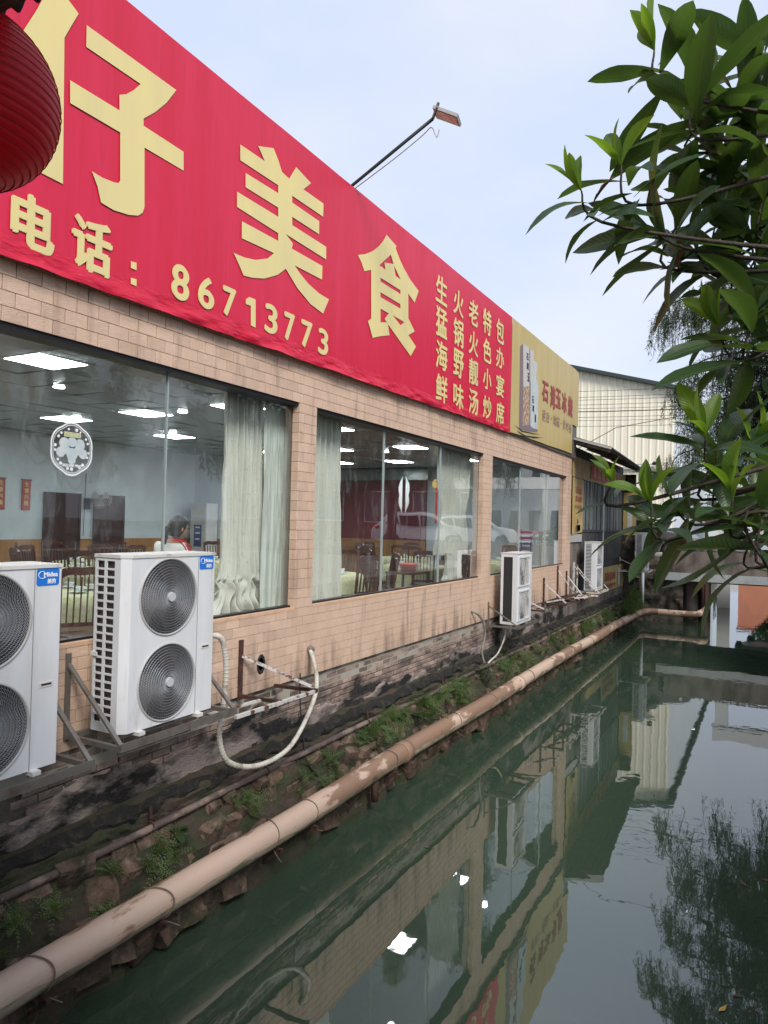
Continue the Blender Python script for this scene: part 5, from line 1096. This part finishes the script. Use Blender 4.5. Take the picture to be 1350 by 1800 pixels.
# ================================================================== CARS
def car(name, loc, rz, paint, label, L_=4.65, Wd=1.82, H=1.68, van=False, group=None):
    t = thing(name, (0, 0, 0), label, 'car', group)
    # side outline, x forward
    lo = [(-L_/2, .42), (-L_/2-.03, .75), (-L_/2+.05, 1.0)]
    if van: roof = [(-L_/2+.1, H-.1), (-L_/2+.3, H), (L_/2-1.3, H), (L_/2-.75, H-.25)]; hood = [(L_/2-.35, 1.15), (L_/2-.05, .95)]
    else: roof = [(-L_/2+.25, 1.12), (-L_/2+.62, H-.14), (-L_/2+1.1, H-.02), (.1, H), (.55, H-.05)]; hood = [(1.25, 1.12), (2.05, 1.0), (L_/2-.05, .86)]
    nose = [(L_/2, .62), (L_/2-.03, .36)]
    def arch(cx): return [(cx+.40*math.cos(a), .33+.40*math.sin(a)) for a in [R(0+q*20) for q in range(0, 10)]]
    fx, rx = L_/2-.88, -L_/2+.86
    out = lo+roof+hood+nose+[(fx+.42, .25)]+arch(fx)+[(fx-.42, .25), (rx+.42, .25)]+arch(rx)+[(rx-.42, .28)]
    def wdt(z): return Wd/2*(1 if z < .95 else 1-.20*((z-.95)/(H-.95)))
    n = len(out); mb = MB()
    ins = [.0, .05]
    vs_ = []
    for s in (-1, 1): vs_ += [(x, s*(wdt(z)), z) for x, z in out]
    bm = bmesh.new()
    A_ = [bm.verts.new((x, -wdt(z), z)) for x, z in out]; B_ = [bm.verts.new((x, wdt(z), z)) for x, z in out]
    ea = [bm.edges.new((A_[i], A_[(i+1) % n])) for i in range(n)]; eb_ = [bm.edges.new((B_[i], B_[(i+1) % n])) for i in range(n)]
    bmesh.ops.triangle_fill(bm, use_beauty=True, edges=ea); bmesh.ops.triangle_fill(bm, use_beauty=True, edges=eb_)
    for i in range(n): bm.faces.new((A_[i], A_[(i+1) % n], B_[(i+1) % n], B_[i]))
    bmesh.ops.recalc_face_normals(bm, faces=bm.faces)
    me = bpy.data.meshes.new('body'); bm.to_mesh(me); bm.free(); me.materials.append(M[paint]); ob = bpy.data.objects.new('body', me); COL.objects.link(ob); ob.parent = t
    bv = ob.modifiers.new('bev', 'BEVEL'); bv.width = .035; bv.segments = 3; bv.limit_method = 'ANGLE'; bv.angle_limit = R(40)
    def side(pts, nm, m, e=.006):
        for s in (-1, 1): MB().prism([(x, s*(wdt(z)+.001), z) for x, z in pts], (0, s*e, 0)).build(nm, m, t)
    if van:
        side([(-L_/2+.3, 1.15), (-L_/2+.35, H-.2), (-.2, H-.2), (-.2, 1.15)], 'side_window', 'carglass'); side([(-.1, 1.15), (-.1, H-.2), (L_/2-1.35, H-.2), (L_/2-.85, 1.15)], 'side_window', 'carglass')
    else:
        side([(-1.75, 1.14), (-1.55, H-.2), (-1.22, H-.14), (-1.10, 1.12)], 'side_window', 'carglass'); side([(-1.03, 1.10), (-1.10, H-.14), (-.2, H-.12), (-.14, 1.07)], 'side_window', 'carglass'); side([(-.07, 1.07), (-.12, H-.12), (.42, H-.17), (1.12, 1.07)], 'side_window', 'carglass')
    for x_ in (-.11, -1.06): side([(x_-.006, .5), (x_+.006, .5), (x_+.006, 1.05), (x_-.006, 1.05)], 'door_gap', 'black', .003)
    side([(-.3, .93), (-.12, .93), (-.12, .96), (-.3, .96)], 'door_handle', paint, .03); side([(-1.25, .95), (-1.08, .95), (-1.08, .98), (-1.25, .98)], 'door_handle', paint, .03)
    side([(fx-.5, .26), (rx+.5, .26), (rx+.5, .38), (fx-.5, .38)], 'sill_trim', 'black', .01)
    wy = Wd/2*.8
    if not van:
        MB().prism([(.62, -wy, H-.10), (.62, wy, H-.10), (1.2, wy+.1, 1.14), (1.2, -wy-.1, 1.14)], (.035, 0, .03)).build('windscreen', 'carglass', t)
        MB().prism([(-L_/2+.60, -wy, H-.18), (-L_/2+.60, wy, H-.18), (-L_/2+.27, wy, 1.14), (-L_/2+.27, -wy, 1.14)], (-.03, 0, .02)).build('rear_window', 'carglass', t)
    for s in (-1, 1):
        MB().box(1.0, 1.16, s*(Wd/2-.02), s*(Wd/2+.18), 1.05, 1.2).build('wing_mirror', paint, t)
        MB().prism([(L_/2-.35, s*(Wd/2-.28), .78), (L_/2-.02, s*(Wd/2-.3), .70), (L_/2+.01, s*(Wd/2-.05), .70), (L_/2-.45, s*(Wd/2+.006), .80)], (0, 0, .10)).build('headlight', 'headlamp', t)
        MB().prism([(-L_/2+.35, s*(Wd/2+.008), .92), (-L_/2-.03, s*(Wd/2-.03), .86), (-L_/2-.035, s*(Wd/2-.25), .88), (-L_/2-.03, s*(Wd/2-.25), .95)], (0, 0, .14)).build('tail_light', 'redlamp', t)
        if not van: MB().bar((-1.5, s*.62, H+.02), (.35, s*.62, H+.02), .035).build('roof_rail', 'shell', t)
        for cx in (fx, rx):
            wl = bpy.data.objects.new('wheel', None); COL.objects.link(wl); wl.parent = t; wl.empty_display_size = .1
            MB().tube([(cx, s*(Wd/2-.22), .33), (cx, s*(Wd/2-.20), .33), (cx, s*(Wd/2-.03), .33), (cx, s*(Wd/2-.01), .33)], [.30, .33, .33, .30], 26).build('tyre', 'tyre', wl)
            rb = MB()
            for q in range(5): a = q*2*math.pi/5; rb.bar((cx, s*(Wd/2), .33), (cx+.21*math.cos(a), s*(Wd/2), .33+.21*math.sin(a)), .05, .03, up=(0, 1, 0))
            rb.tube([(cx+.22*math.cos(a), s*(Wd/2), .33+.22*math.sin(a)) for a in [2*math.pi*k/20 for k in range(21)]], .018, 5, cap=False).build('rim', 'rim', wl)
    t.location = loc; t.rotation_euler = (0, 0, rz); return t
car('parked_car', (-4.75, 31.2, -1.19), R(-4), 'suv_grey', 'dark grey SUV on the road behind the bridge parapet')
car('parked_car', (4.9, 30.4, -1.19), R(180-28), 'suv_white', 'white SUV by the bridge, outside the frame and mirrored in the middle window')
car('parked_car', (4.4, 35.6, -1.22), R(180-28), 'suv_white', 'second white car beside the bridge road, outside the frame')
car('parked_van', (-.15, 40.5, -1.6), R(80), 'suv_white', 'small white van with red rear lamps far behind the loquat leaves', van=True, L_=4.4, H=1.9)
# ================================================================== FAR BUILDINGS
def block(name, x0, x1, y0, y1, z1, m, label, nf, nw, side='f'):
    t = thing(name, ((x0+x1)/2, y0, -1.6), label, 'building', 'buildings across the road'); B(x0, x1, y0, y1, -1.6, z1).build('wall', m, t)
    MB().box(x0-.2, x1+.2, y0-.2, y1, z1, z1+.25).build('roof', 'concrete', t); hf = (z1+1.6)/nf
    for i in range(nf):
        for j in range(nw):
            xx = lerp(x0, x1, (j+.5)/nw); z = -1.6+i*hf+hf*.35; w_ = (x1-x0)/nw*.28
            f = MB().box(xx-w_, xx+w_, y0-.08, y0-.01, z, z+hf*.45).build('window', 'whitewall', t); MB().box(xx-w_+.06, xx+w_-.06, y0-.10, y0-.082, z+.07, z+hf*.45-.07).build('pane', 'winglass', f)
            yy = lerp(y0, y1, (j+.5)/nw); w2 = (y1-y0)/nw*.28
            f = MB().box(x0-.08, x0-.01, yy-w2, yy+w2, z, z+hf*.45).build('window', 'whitewall', t); MB().box(x0-.10, x0-.082, yy-w2+.06, yy+w2-.06, z+.07, z+hf*.45-.07).build('pane', 'winglass', f)
    return t
block('orange_building', -3.5, 9, 112, 124, 6.8, 'orange', 'orange building far down the canal beyond the bridge', 1, 0)
block('added_dark_building', 7.6, 26, 41, 52, 7.5, 'redfence', 'invented dark brown building on the right bank outside the frame, darkening the middle window reflection', 2, 5)  # invented unseen mass, added to keep the middle window's reflection dark
block('white_building', 2.0, 7.4, 46, 58, 8.5, 'whitewall', 'white building on the right bank outside the frame', 3, 4)
# red and white road barrier seen mirrored in the third window
rb_ = thing('road_barrier', (2.8, 39.0, -1.6), 'red and white striped road barrier outside the frame', 'barrier')
for k in range(4): B(1.2, 4.4, 38.95, 39.0, -.95+k*.17, -.80+k*.17).build('stripe_board', 'crimson' if k % 2 else 'print_white', rb_)
for x in (1.3, 2.8, 4.3): B(x-.04, x+.04, 39.0, 39.08, -1.6, -.2).build('post', 'galv', rb_)
# ================================================================== TREES
def leaf_cloud(centers, radii, n, size, asp, seed, droop=0.0, hollow=.35):
    g = np.random.default_rng(seed); cs = np.array(centers); rs = np.array(radii)
    k = g.integers(0, len(cs), n); d = g.normal(size=(n, 3)); d /= np.linalg.norm(d, axis=1)[:, None]
    r_ = (hollow+(1-hollow)*g.random(n)**.6); p = cs[k]+d*rs[k]*r_[:, None]
    a = g.normal(size=(n, 3)); a[:, 2] -= droop; a /= np.linalg.norm(a, axis=1)[:, None]
    b = np.cross(a, g.normal(size=(n, 3))); b /= np.linalg.norm(b, axis=1)[:, None]
    s = size*(.6+.8*g.random(n))[:, None]
    q = np.stack([p-a*s*.5, p+b*s*asp*.5, p+a*s*.5, p-b*s*asp*.5], 1).reshape(-1, 3)
    return q, np.arange(4*n).reshape(-1, 4)
def np_mesh(name, v, f, m, o):
    me = bpy.data.meshes.new(name); me.vertices.add(len(v)); me.vertices.foreach_set('co', (v-np.array(o)).astype(np.float32).ravel())
    me.loops.add(f.size); me.loops.foreach_set('vertex_index', f.astype(np.int32).ravel()); me.polygons.add(len(f)); me.polygons.foreach_set('loop_start', np.arange(0, f.size, f.shape[1], dtype=np.int32))
    me.update(calc_edges=True); me.materials.append(M[m]); return me
def tree(name, base, h, spread, n, label, seed, m='willow', group=None, size=.16):
    t = thing(name, base, label, 'tree', group); b = Vector(base); g = random.Random(seed)
    top = b+Vector((g.uniform(-.4, .4), g.uniform(-.4, .4), h*.62))
    MB().tube(smooth_path([b, b+Vector((.1, .05, h*.3)), top], 5), [.20-.012*i for i in range(11)], 10).build('trunk', 'twig', t, smooth=True)
    cs, rs = [], []
    for k in range(13):
        a = g.random()*6.28; rr = spread*g.random()**.6*.75; c = b+Vector((rr*math.cos(a), rr*math.sin(a), h*(.45+.5*g.random()))); cs.append(c[:]); q = spread*(.28+.2*g.random()); rs.append((q, q, q*.7))
        MB().tube(smooth_path([b+Vector((.05, .05, h*.35+.02*k*h)), (b+c)/2+Vector((0, 0, h*.12)), c], 4), [.07-.007*i for i in range(9)], 6).build('branch', 'twig', t)
    v, f = leaf_cloud(cs, rs, n, size, .4, seed, .3); o = bpy.data.objects.new('crown', np_mesh('crown', v, f, m, base)); COL.objects.link(o); o.parent = t; return t
tg = 'leafy trees on the right bank outside the frame'
tree('bank_tree', (8.5, 6, FLOOR), 6.5, 2.6, 8000, 'broad dark tree on the right bank behind the loquat, outside the frame', 1, 'broad', tg, .2)
tree('bank_tree', (9, 14, FLOOR), 6.5, 2.8, 8000, 'tall dark tree midway along the right bank, outside the frame', 2, 'broad', tg, .2)
tree('bank_tree', (10, 23, FLOOR), 8, 3, 8000, 'spreading dark tree near the bridge road, outside the frame', 11, 'broad', tg, .25)
tree('bank_tree', (12.5, 32, FLOOR), 10, 4, 9000, 'tall dark tree beyond the parked cars, outside the frame', 12, 'broad', tg, .3)
tree('bank_tree', (15, 42, FLOOR), 12, 5, 9000, 'tallest dark tree far along the right bank, outside the frame', 13, 'broad', tg, .35)
tree('far_tree', (3.0, 70, FLOOR), 6.5, 3.2, 8000, 'round green tree beyond the white van', 5, 'broad', None, .3)
tree('far_tree', (1.6, 66, FLOOR), 5, 2.6, 6000, 'smaller green tree farther down the right bank', 6, 'broad', None, .3)
tree('far_tree', (-9, 100, FLOOR), 7, 5, 7000, 'distant green tree behind the warehouse end', 8, 'broad', None, .4)
hg = thing('hedge', (.9, 43, FLOOR), 'low green hedge along the right bank past the bridge', 'hedge')
v, f = leaf_cloud([(1.2+.3*hsh(k), 38+k*.9, -.9+.3*hsh(k, 2)) for k in range(24)], [(.6, .8, .7)]*24, 9000, .12, .5, 9); o = bpy.data.objects.new('foliage', np_mesh('foliage', v, f, 'broad', (.9, 43, FLOOR))); COL.objects.link(o); o.parent = hg
fw_ = MB().box(-60, -4.6, 150, 151, -1.5, 4.5).box(-2.8, 60, 160, 161, -1.5, 6).build('far_building_row', 'whitewall', kind='structure')
# feathery drooping tree
wt = thing('weeping_tree', (1.5, 20.8, FLOOR), 'feathery weeping tree with fine drooping leaves over the canal', 'tree'); wb = Vector((1.5, 20.8, FLOOR))
MB().tube(smooth_path([wb, wb+Vector((-.1, 0, 2.5)), wb+Vector((-.6, .1, 5)), wb+Vector((-1.2, .2, 7.2))], 6), [.2-.009*i for i in range(19)], 10).build('trunk', 'twig', wt, smooth=True)
g = np.random.default_rng(21); LV, LF = [], []; TW = MB(); nb = 0
for k in range(74):
    a = rnd.random()*6.28; hgt = 2.8+5.2*rnd.random(); s0 = wb+Vector((-.12*hgt*.9, .02*hgt, hgt)); rr = 1.1+2.3*rnd.random()
    if math.cos(a) > .55 and rnd.random() < .4: a += math.pi
    e = s0+Vector((rr*math.cos(a)*1.0, rr*math.sin(a)*.8, .4+.6*rnd.random())); mid = (s0+e)/2+Vector((0, 0, .5)); tip = e+Vector((.35*math.cos(a), .3*math.sin(a), -.5))
    P_ = smooth_path([s0, mid, e, tip], 5); MB().tube(P_, [.045-.0026*i for i in range(len(P_))], 5).build('branch', 'twig', wt)
    for i in range(3, len(P_)):
        for q in range(7):
            st_ = P_[i]+Vector((rnd.uniform(-.25, .25), rnd.uniform(-.25, .25), rnd.uniform(-.1, .15))); ln = .45+.75*rnd.random(); dx, dy = rnd.uniform(-.3, .3), rnd.uniform(-.3, .3)
            tp_ = [st_+Vector((dx*t*ln, dy*t*ln, .08*math.sin(t*3)-ln*t**1.4)) for t in (0, .25, .5, .75, 1)]
            if q < 3: TW.tube(tp_, .006, 3, cap=False)
            m_ = 26; t = g.random(m_); base = np.array([tp_[0]])+np.outer(t, np.array(tp_[-1]-tp_[0]))+np.outer(.08*np.sin(t*3)*(1-t), (0, 0, 1))
            d = g.normal(size=(m_, 3))*.55; d[:, 2] -= .75; d /= np.linalg.norm(d, axis=1)[:, None]; b = np.cross(d, g.normal(size=(m_, 3))); b /= np.linalg.norm(b, axis=1)[:, None]
            s = (.09+.08*g.random(m_))[:, None]; LV.append(np.stack([base, base+d*s*.5+b*.008, base+d*s, base+d*s*.5-b*.008], 1).reshape(-1, 3))
v = np.concatenate(LV); f = np.arange(len(v)).reshape(-1, 4)
o = bpy.data.objects.new('crown', np_mesh('crown', v, f, 'willow', wb)); COL.objects.link(o); o.parent = wt; o['kind'] = 'stuff'
TW.build('twigs', 'twig', wt, kind='stuff')
# ------------------------------------------------------------------ loquat tree in the foreground
lo_ = thing('loquat_tree', (1.7, 3.4, FLOOR), 'near loquat tree reaching in from the right with large glossy leaves', 'tree')
def leaf_mesh(L_, Wd, curl, fold, m, seed, wavy=.0):
    g = random.Random(seed); mb = MB(); nl = 9; tw = g.uniform(-.5, .5); bend = g.uniform(-.25, .25)
    for i in range(nl+1):
        t = i/nl; w_ = Wd*(math.sin(math.pi*min(1, t**1.15*.98+.01)))**.8*.5 if i < nl else .0005
        if i == 0: w_ = .004
        y = L_*(t-.15*curl*t*t); z = -curl*L_*t*t*.55+.06*L_*math.sin(t*2); x = bend*L_*.3*t*t; q = tw*t
        for s in (-1, -.5, 0, .5, 1):
            ww = s*w_; zz = z+abs(s)*w_*fold+wavy*w_*math.sin(t*17+s*2)*abs(s); mb.v.append((x+ww*math.cos(q), y, zz+ww*math.sin(q)))
    for i in range(nl):
        for j in range(4): a = i*5+j; mb.f.append((a, a+1, a+6, a+5))
    me = mb.mesh('leaf', m, smooth=True); uv = me.uv_layers.new(name='uv')
    for lp in me.loops: i, j = divmod(lp.vertex_index, 5); uv.data[lp.index].uv = (j/4*2-1, i/nl)
    return me
LM = [leaf_mesh(.275+.012*i, .076+.004*(i % 4), c, .32, 'leaf', i, .05) for i, c in enumerate((.1, .25, .4, .6, .3, .75, .2, .05))]
LY = [leaf_mesh(.215, .068, c, .45, 'leaf_young', 20+i, .04) for i, c in enumerate((.1, .3, .0, .45))]
LB = [leaf_mesh(.19, .05, .9, .5, 'leaf_brown', 40, .15), leaf_mesh(.16, .035, .15, .8, 'leaf_brown', 41, .15)]
nodes_ = [Vector((.55, 3.1, 2.0)), Vector((.45, 3.0, 1.45)), Vector((.42, 2.95, .95)), Vector((.5, 2.9, .4)), Vector((.6, 3.0, .1))]
MB().tube(smooth_path([(1.7, 3.4, FLOOR), (1.5, 3.3, -.6), (1.3, 3.25, .4), (1.25, 3.2, 1.6), (1.2, 3.3, 3.0)], 5), [.09-.0032*i for i in range(21)], 12).build('trunk', 'twig', lo_, smooth=True)
for i, n_ in enumerate(nodes_): MB().tube(smooth_path([(1.3, 3.25, .0+.45*(4-i)), (.95, 3.15, n_.z-.1), n_], 5), [.034-.0012*k for k in range(11)], 8).build('branch', 'twig', lo_, smooth=True)
# rosettes: (px, py of the shoot base, depth, axis angle in degrees from up, clockwise; n leaves; young; size)
ros = [(1150, 88, 2.75, -12, 11, 1, .95), (1225, 160, 2.7, 2, 13, 0, 1.1), (1092, 292, 2.65, -22, 11, 1, .92), (1022, 335, 2.6, -38, 11, 1, .8), (1140, 400, 2.7, -65, 12, 0, 1.0), (1190, 395, 2.8, 10, 9, 0, .95),
       (1255, 190, 2.85, 30, 11, 0, 1.05), (1300, 150, 2.9, 20, 9, 0, 1.1), (1330, 210, 2.8, -10, 10, 0, 1.1), (1262, 572, 2.7, -35, 10, 1, .9), (1330, 545, 2.6, 10, 10, 0, 1.1), (1320, 420, 2.75, -20, 10, 0, 1.1), (1262, 350, 2.9, -20, 9, 0, 1.0),
       (1075, 848, 2.55, -18, 7, 1, .55), (1145, 885, 2.5, -25, 12, 1, .85), (1240, 765, 2.6, -25, 12, 1, .9), (1288, 875, 2.45, -15, 12, 1, .9), (1262, 800, 2.7, 15, 9, 0, 1.05), (1322, 790, 2.7, 20, 9, 1, 1.0), (1190, 900, 2.65, -70, 9, 0, .85),
       (1340, 905, 2.4, 0, 8, 0, 1.0), (1345, 330, 2.7, 0, 9, 0, 1.1), (1300, 270, 2.85, 0, 9, 0, 1.1), (1350, 610, 2.6, -30, 7, 0, 1.0), (1350, 1000, 2.35, 165, 4, 0, 1.15), (1220, 440, 2.9, -50, 8, 0, 1.0), (1290, 480, 2.9, 0, 8, 0, 1.05), (1345, 90, 2.9, 0, 9, 0, 1.0)]
more = [(1320+30*hsh(q), y_, 3.0, 40*hsh(q, 2)-20, 8, 0, 1.05) for q, y_ in enumerate((120, 190, 250, 350, 450, 500, 820, 870, 930))]+[(1250+40*hsh(q, 5), y_, 3.05, 60*hsh(q, 3)-30, 7, 0, 1.0) for q, y_ in enumerate((300, 400, 850))]
ros += more; mass = MB()
nleaf = 0
for ri, (px, py, dp_, ang, n, yg, sz) in enumerate(ros):
    b = at(px, py, dp_); ax_ = (_R*math.sin(R(ang))+_U*math.cos(R(ang))-_F*rnd.uniform(-.1, .35)).normalized()
    nd = min(nodes_, key=lambda q: (q-b).length+(0 if q.x > b.x else 5)); ln = .17*sz
    st_ = b-ax_*ln
    P_ = smooth_path([nd, lerp(nd, st_, .5)+Vector((0, 0, -.05+.04*hsh(ri))), st_, b], 5)
    MB().tube(P_, [.011-.0005*k for k in range(len(P_))], 6).build('branch', 'twig', lo_, smooth=True)
    e1 = ax_.cross(_F).normalized(); e2 = ax_.cross(e1)
    for k in range(n):
        young = yg and k < 4; frac = k/max(n-1, 1)
        inc = R(10+11*k+rnd.uniform(-5, 5)) if young else R(34+68*frac+rnd.uniform(-12, 12)); az = k*2.4+ri+rnd.uniform(-.25, .25)
        d = (ax_*math.cos(inc)+(e1*math.cos(az)+e2*math.sin(az))*math.sin(inc)).normalized()
        if not young: d = (d+Vector((0, 0, -.28*rnd.random()))).normalized()
        xx = d.cross(ax_ if abs(d.dot(ax_)) < .97 else e1).normalized(); zz = xx.cross(d)
        if zz.dot(ax_) < 0: xx, zz = -xx, -zz
        roll = rnd.uniform(-.5, .5); xr = xx*math.cos(roll)+zz*math.sin(roll); zr = xr.cross(d)
        brown = (ri == 3 and k == 5) or (ri == 4 and k == n-1) or (ri == 5 and k == 9)
        me = (LB[1] if ri == 3 else LB[0]) if brown else (rnd.choice(LY) if young else rnd.choice(LM))
        pos = b-ax_*(ln*frac*1.0 if not young else 0)-origin(lo_)
        if nleaf >= 298:
            s = sz*rnd.uniform(.8, 1.1); q0 = b-ax_*(ln*frac)
            mass.add([q0+(xr*v.co.x+d*v.co.y+zr*v.co.z)*s for v in me.vertices], [tuple(pg_.vertices) for pg_ in me.polygons]); continue
        o = bpy.data.objects.new('leaf', me); COL.objects.link(o); o.parent = lo_
        s = sz*(rnd.uniform(.8, 1.15)); o.matrix_local = Matrix(((xr.x*s, d.x*s, zr.x*s, pos.x), (xr.y*s, d.y*s, zr.y*s, pos.y), (xr.z*s, d.z*s, zr.z*s, pos.z), (0, 0, 0, 1))); nleaf += 1
mass.build('leaves_behind', 'leaf', lo_, smooth=True, kind='stuff')
# ------------------------------------------------------------------ ferns and weeds on the bank
def fern_mesh(seed):
    g = random.Random(seed); mb = MB()
    for k in range(11):
        a = k*.57+g.random()*.5; ln = .15+.09*g.random(); tilt = .35+.9*g.random()
        pts = [Vector((math.cos(a)*ln*t*math.sin(tilt)*1.2, math.sin(a)*ln*t*math.sin(tilt)*1.2, ln*(t*math.cos(tilt)*1.1-.5*t*t))) for t in [i/7 for i in range(8)]]
        for i in range(1, 7):
            d = (pts[i+1]-pts[i-1]).normalized(); sdv = d.cross(_Z).normalized() if abs(d.z) < .95 else Vector((1, 0, 0)); w_ = .045*(1-(i/8)**1.5)
            for s in (-1, 1):
                q = pts[i]; mb.add([q-d*.006, q+sdv*s*w_*.55+d*.002+Vector((0, 0, .004)), q+sdv*s*w_+d*.012, q+sdv*s*w_*.5+d*.014], [(0, 1, 2, 3)])
        mb.tube(pts, .0012, 3, cap=False)
    return mb.mesh('fern_clump', 'fern')
FM = [fern_mesh(i) for i in range(6)]
fg = 'fern clumps rooted between the bank stones'
def put_fern(y, t, s, k):
    x, _, z = bank_prof(y, t); o = bpy.data.objects.new('fern_clump', FM[k % 6]); COL.objects.link(o); o.location = (x+.05, y, z+.01); o.rotation_euler = (rnd.uniform(-.2, .2), R(38)+rnd.uniform(-.2, .3), rnd.random()*6); o.scale = (s, s, s)
    tag(o, 'small bright green fern clump growing between the bank stones', 'fern', fg)
k = 0
for (ya, yb, n, ta, tb, s) in [(7.3, 8.3, 9, .44, .60, .95), (8.2, 11.4, 58, .40, .66, 1.05), (5.0, 6.0, 8, .5, .66, .8), (6.3, 7.2, 9, .5, .66, .85), (3.6, 4.8, 10, .5, .72, .8), (2.9, 3.6, 6, .5, .7, .7), (12.4, 26, 80, .42, .68, 1.25)]:
    for _ in range(n): put_fern(lerp(ya, yb, rnd.random()), lerp(ta, tb, rnd.random()), s*rnd.uniform(.7, 1.25), k); k += 1
def weed(name, base, n, h, sz, label, seed, m='broad', wide=.55):
    t = thing(name, base, label, 'plant'); g = random.Random(seed); b = Vector(base)
    for k in range(n):
        a = g.random()*6.28; rr = sz*g.random(); tip = b+Vector((rr*math.cos(a), rr*math.sin(a), h*(.3+.7*g.random())))
        if k < 8: MB().tube([b+Vector((rr*.2*math.cos(a), rr*.2*math.sin(a), -.02)), tip], .004, 4).build('stem', 'twig', t)
        L_ = .10*(.7+.6*g.random()); d = Vector((math.cos(a)+.3, math.sin(a), -.35+.5*g.random())).normalized(); s = d.cross(_Z).normalized()*L_*wide*.5
        MB().add([tip, tip+d*L_*.35+s+Vector((0, 0, .012)), tip+d*L_*.7+s*.75, tip+d*L_, tip+d*L_*.7-s*.75, tip+d*L_*.35-s+Vector((0, 0, .012))], [(0, 1, 2), (0, 2, 3), (0, 3, 4), (0, 4, 5)]).build('leaf', m, t)
    return t
weed('leafy_weed', (-4.36, 11.95, -2.82), 34, .34, .16, 'leafy green weed on the bank under the narrow dark-sided unit', 3)
weed('leafy_weed', (-4.40, 4.55, -2.78), 8, .10, .07, 'small heart-leaved weed on the near bank', 4)
weed('leafy_weed', (-4.35, 9.2, -2.82), 9, .12, .08, 'small leafy weed among the bright ferns', 5)
gr_ = thing('grass_tuft', (-4.35, 26.7, -3.0), 'dense grassy tuft at the end of the bank below the shed corner', 'grass'); mb = MB()
for k in range(900):
    y = lerp(25.4, 28.1, rnd.random()); x = -4.45+.35*rnd.random(); z0 = -3.1+.9*rnd.random()*max(.15, 1-abs(y-26.9)/1.4)
    a = rnd.random()*6.28; L_ = .18+.22*rnd.random(); p = Vector((x, y, z0)); q = p+Vector((.3*math.cos(a)*L_+.1, .3*math.sin(a)*L_, L_*.8)); r_ = q+Vector((.35*math.cos(a)*L_+.08, .35*math.sin(a)*L_, -.1*L_)); w_ = Vector((-math.sin(a), math.cos(a), 0))*.008
    mb.add([p-w_, p+w_, q+w_, q-w_, r_], [(0, 1, 2, 3), (3, 2, 4)])
mb.build('blades', 'fern', gr_, kind='stuff')
# floating leaves and scraps on the water
for i, (px, py, m, L_, lb) in enumerate([(750, 1490, 'leaf_brown', .09, 'small orange leaf floating below the tile wall reflection'), (1270, 1775, 'goldprint', .12, 'pale yellow leaf floating at the lower right'), (1308, 1555, 'leaf_brown', .10, 'brown leaf floating by the tree reflection'), (1345, 1548, 'leaf_brown', .09, 'brown leaf floating at the right edge'), (1218, 1283, 'print_white', .18, 'white scrap floating on the pale reflection'), (1330, 1778, 'leaf_brown', .05, 'tiny brown leaf floating in the lower right corner'), (1295, 1752, 'leaf_brown', .08, 'thin curled leaf floating above the yellow leaf'), (1207, 1604, 'print_white', .06, 'white speck floating on the sky reflection')]):
    p = on(px, py, 2, WATER); a = 1.1*i; d = Vector((math.cos(a), math.sin(a), 0))*L_/2; s = Vector((-math.sin(a), math.cos(a), 0))*L_*.16
    o = MB().add([p-d+_Z*.012, p+s+_Z*.004, p+d+_Z*.018, p-s+_Z*.006], [(0, 1, 2, 3)]).build('floating_leaf' if m != 'print_white' else 'floating_scrap', m); tag(o, lb, 'leaf' if m != 'print_white' else 'litter')
# ================================================================== TERRACE ROOF AND LANTERNS (where the photographer stands)
te = thing('terrace_roof', (-.5, .8, -1.6), 'dark corrugated eave of the terrace at the upper left corner', 'roof')
MB().grid(lambda u, t: (lerp(-4.2, 5, u), lerp(1.10, -4, t), 1.27+.18*t*3+.018*math.sin(lerp(-4.2, 5, u)*2*math.pi/.075)), 980, 1).build('corrugated_sheet', 'corr', te)
MB().bar((-4.2, 1.0, 1.22), (5, 1.0, 1.22), .05, .06).build('eave_beam', 'wood', te)
for x in (-4.1, .9, 4.8): MB().bar((x, .9, -3.6), (x, .9, 1.2), .09).build('post', 'wood', te)
MB().box(-4.1, 5, -4, -.35, -1.8, FLOOR-.02).build('terrace_floor', 'wood', te)
def lantern(c, label):
    t = thing('paper_lantern', (c[0], c[1], c[2]-.24), label, 'lantern', 'round red lanterns hanging from the eave'); c = Vector(c)
    n = 112; rr, hh = .235, .205; prof = []
    for i in range(0, 24*4+1):
        q = i/96; a = lerp(-math.pi/2*.80, math.pi/2*.80, q); r_ = rr*math.cos(a)**.85*(1-.018*(1-abs(math.sin(q*24*math.pi)))) ; prof.append((r_, hh*math.sin(a)/math.sin(math.pi/2*.80)))
    MB().lathe(c, prof, 48).build('silk_shell', 'lantern', t, smooth=True)
    rb = MB()
    for i in range(1, 24):
        a = lerp(-math.pi/2*.80, math.pi/2*.80, i/24); r_ = rr*math.cos(a)**.85+.0012
        rb.tube([(c.x+r_*math.cos(b), c.y+r_*math.sin(b), c.z+hh*math.sin(a)/math.sin(math.pi/2*.8)) for b in [2*math.pi*k/40 for k in range(41)]], .0016, 4, cap=False)
    rb.build('hoops', 'crimson', t)
    e = prof[0][0]
    MB().lathe(c+Vector((0, 0, -hh-.028)), [(e-.012, 0), (e+.004, .003), (e+.012, .03), (e+.002, .034)], 36).build('lower_collar', 'lantern_gold', t, smooth=True)
    MB().lathe(c+Vector((0, 0, hh-.004)), [(e+.004, 0), (e+.01, .02), (e-.01, .03)], 36).build('upper_collar', 'lantern_gold', t, smooth=True)
    MB().tube([c+Vector((0, 0, hh)), c+Vector((0, 0, hh+.12))], .004, 5).build('cord', 'blackcable', t)
    return t
lantern(at(-72, 170, 1.8), 'large red ribbed lantern hanging at the upper left corner')
lantern((-.005, 1.2, 1.10), 'red lantern of which only the bottom edge shows at the upper right')
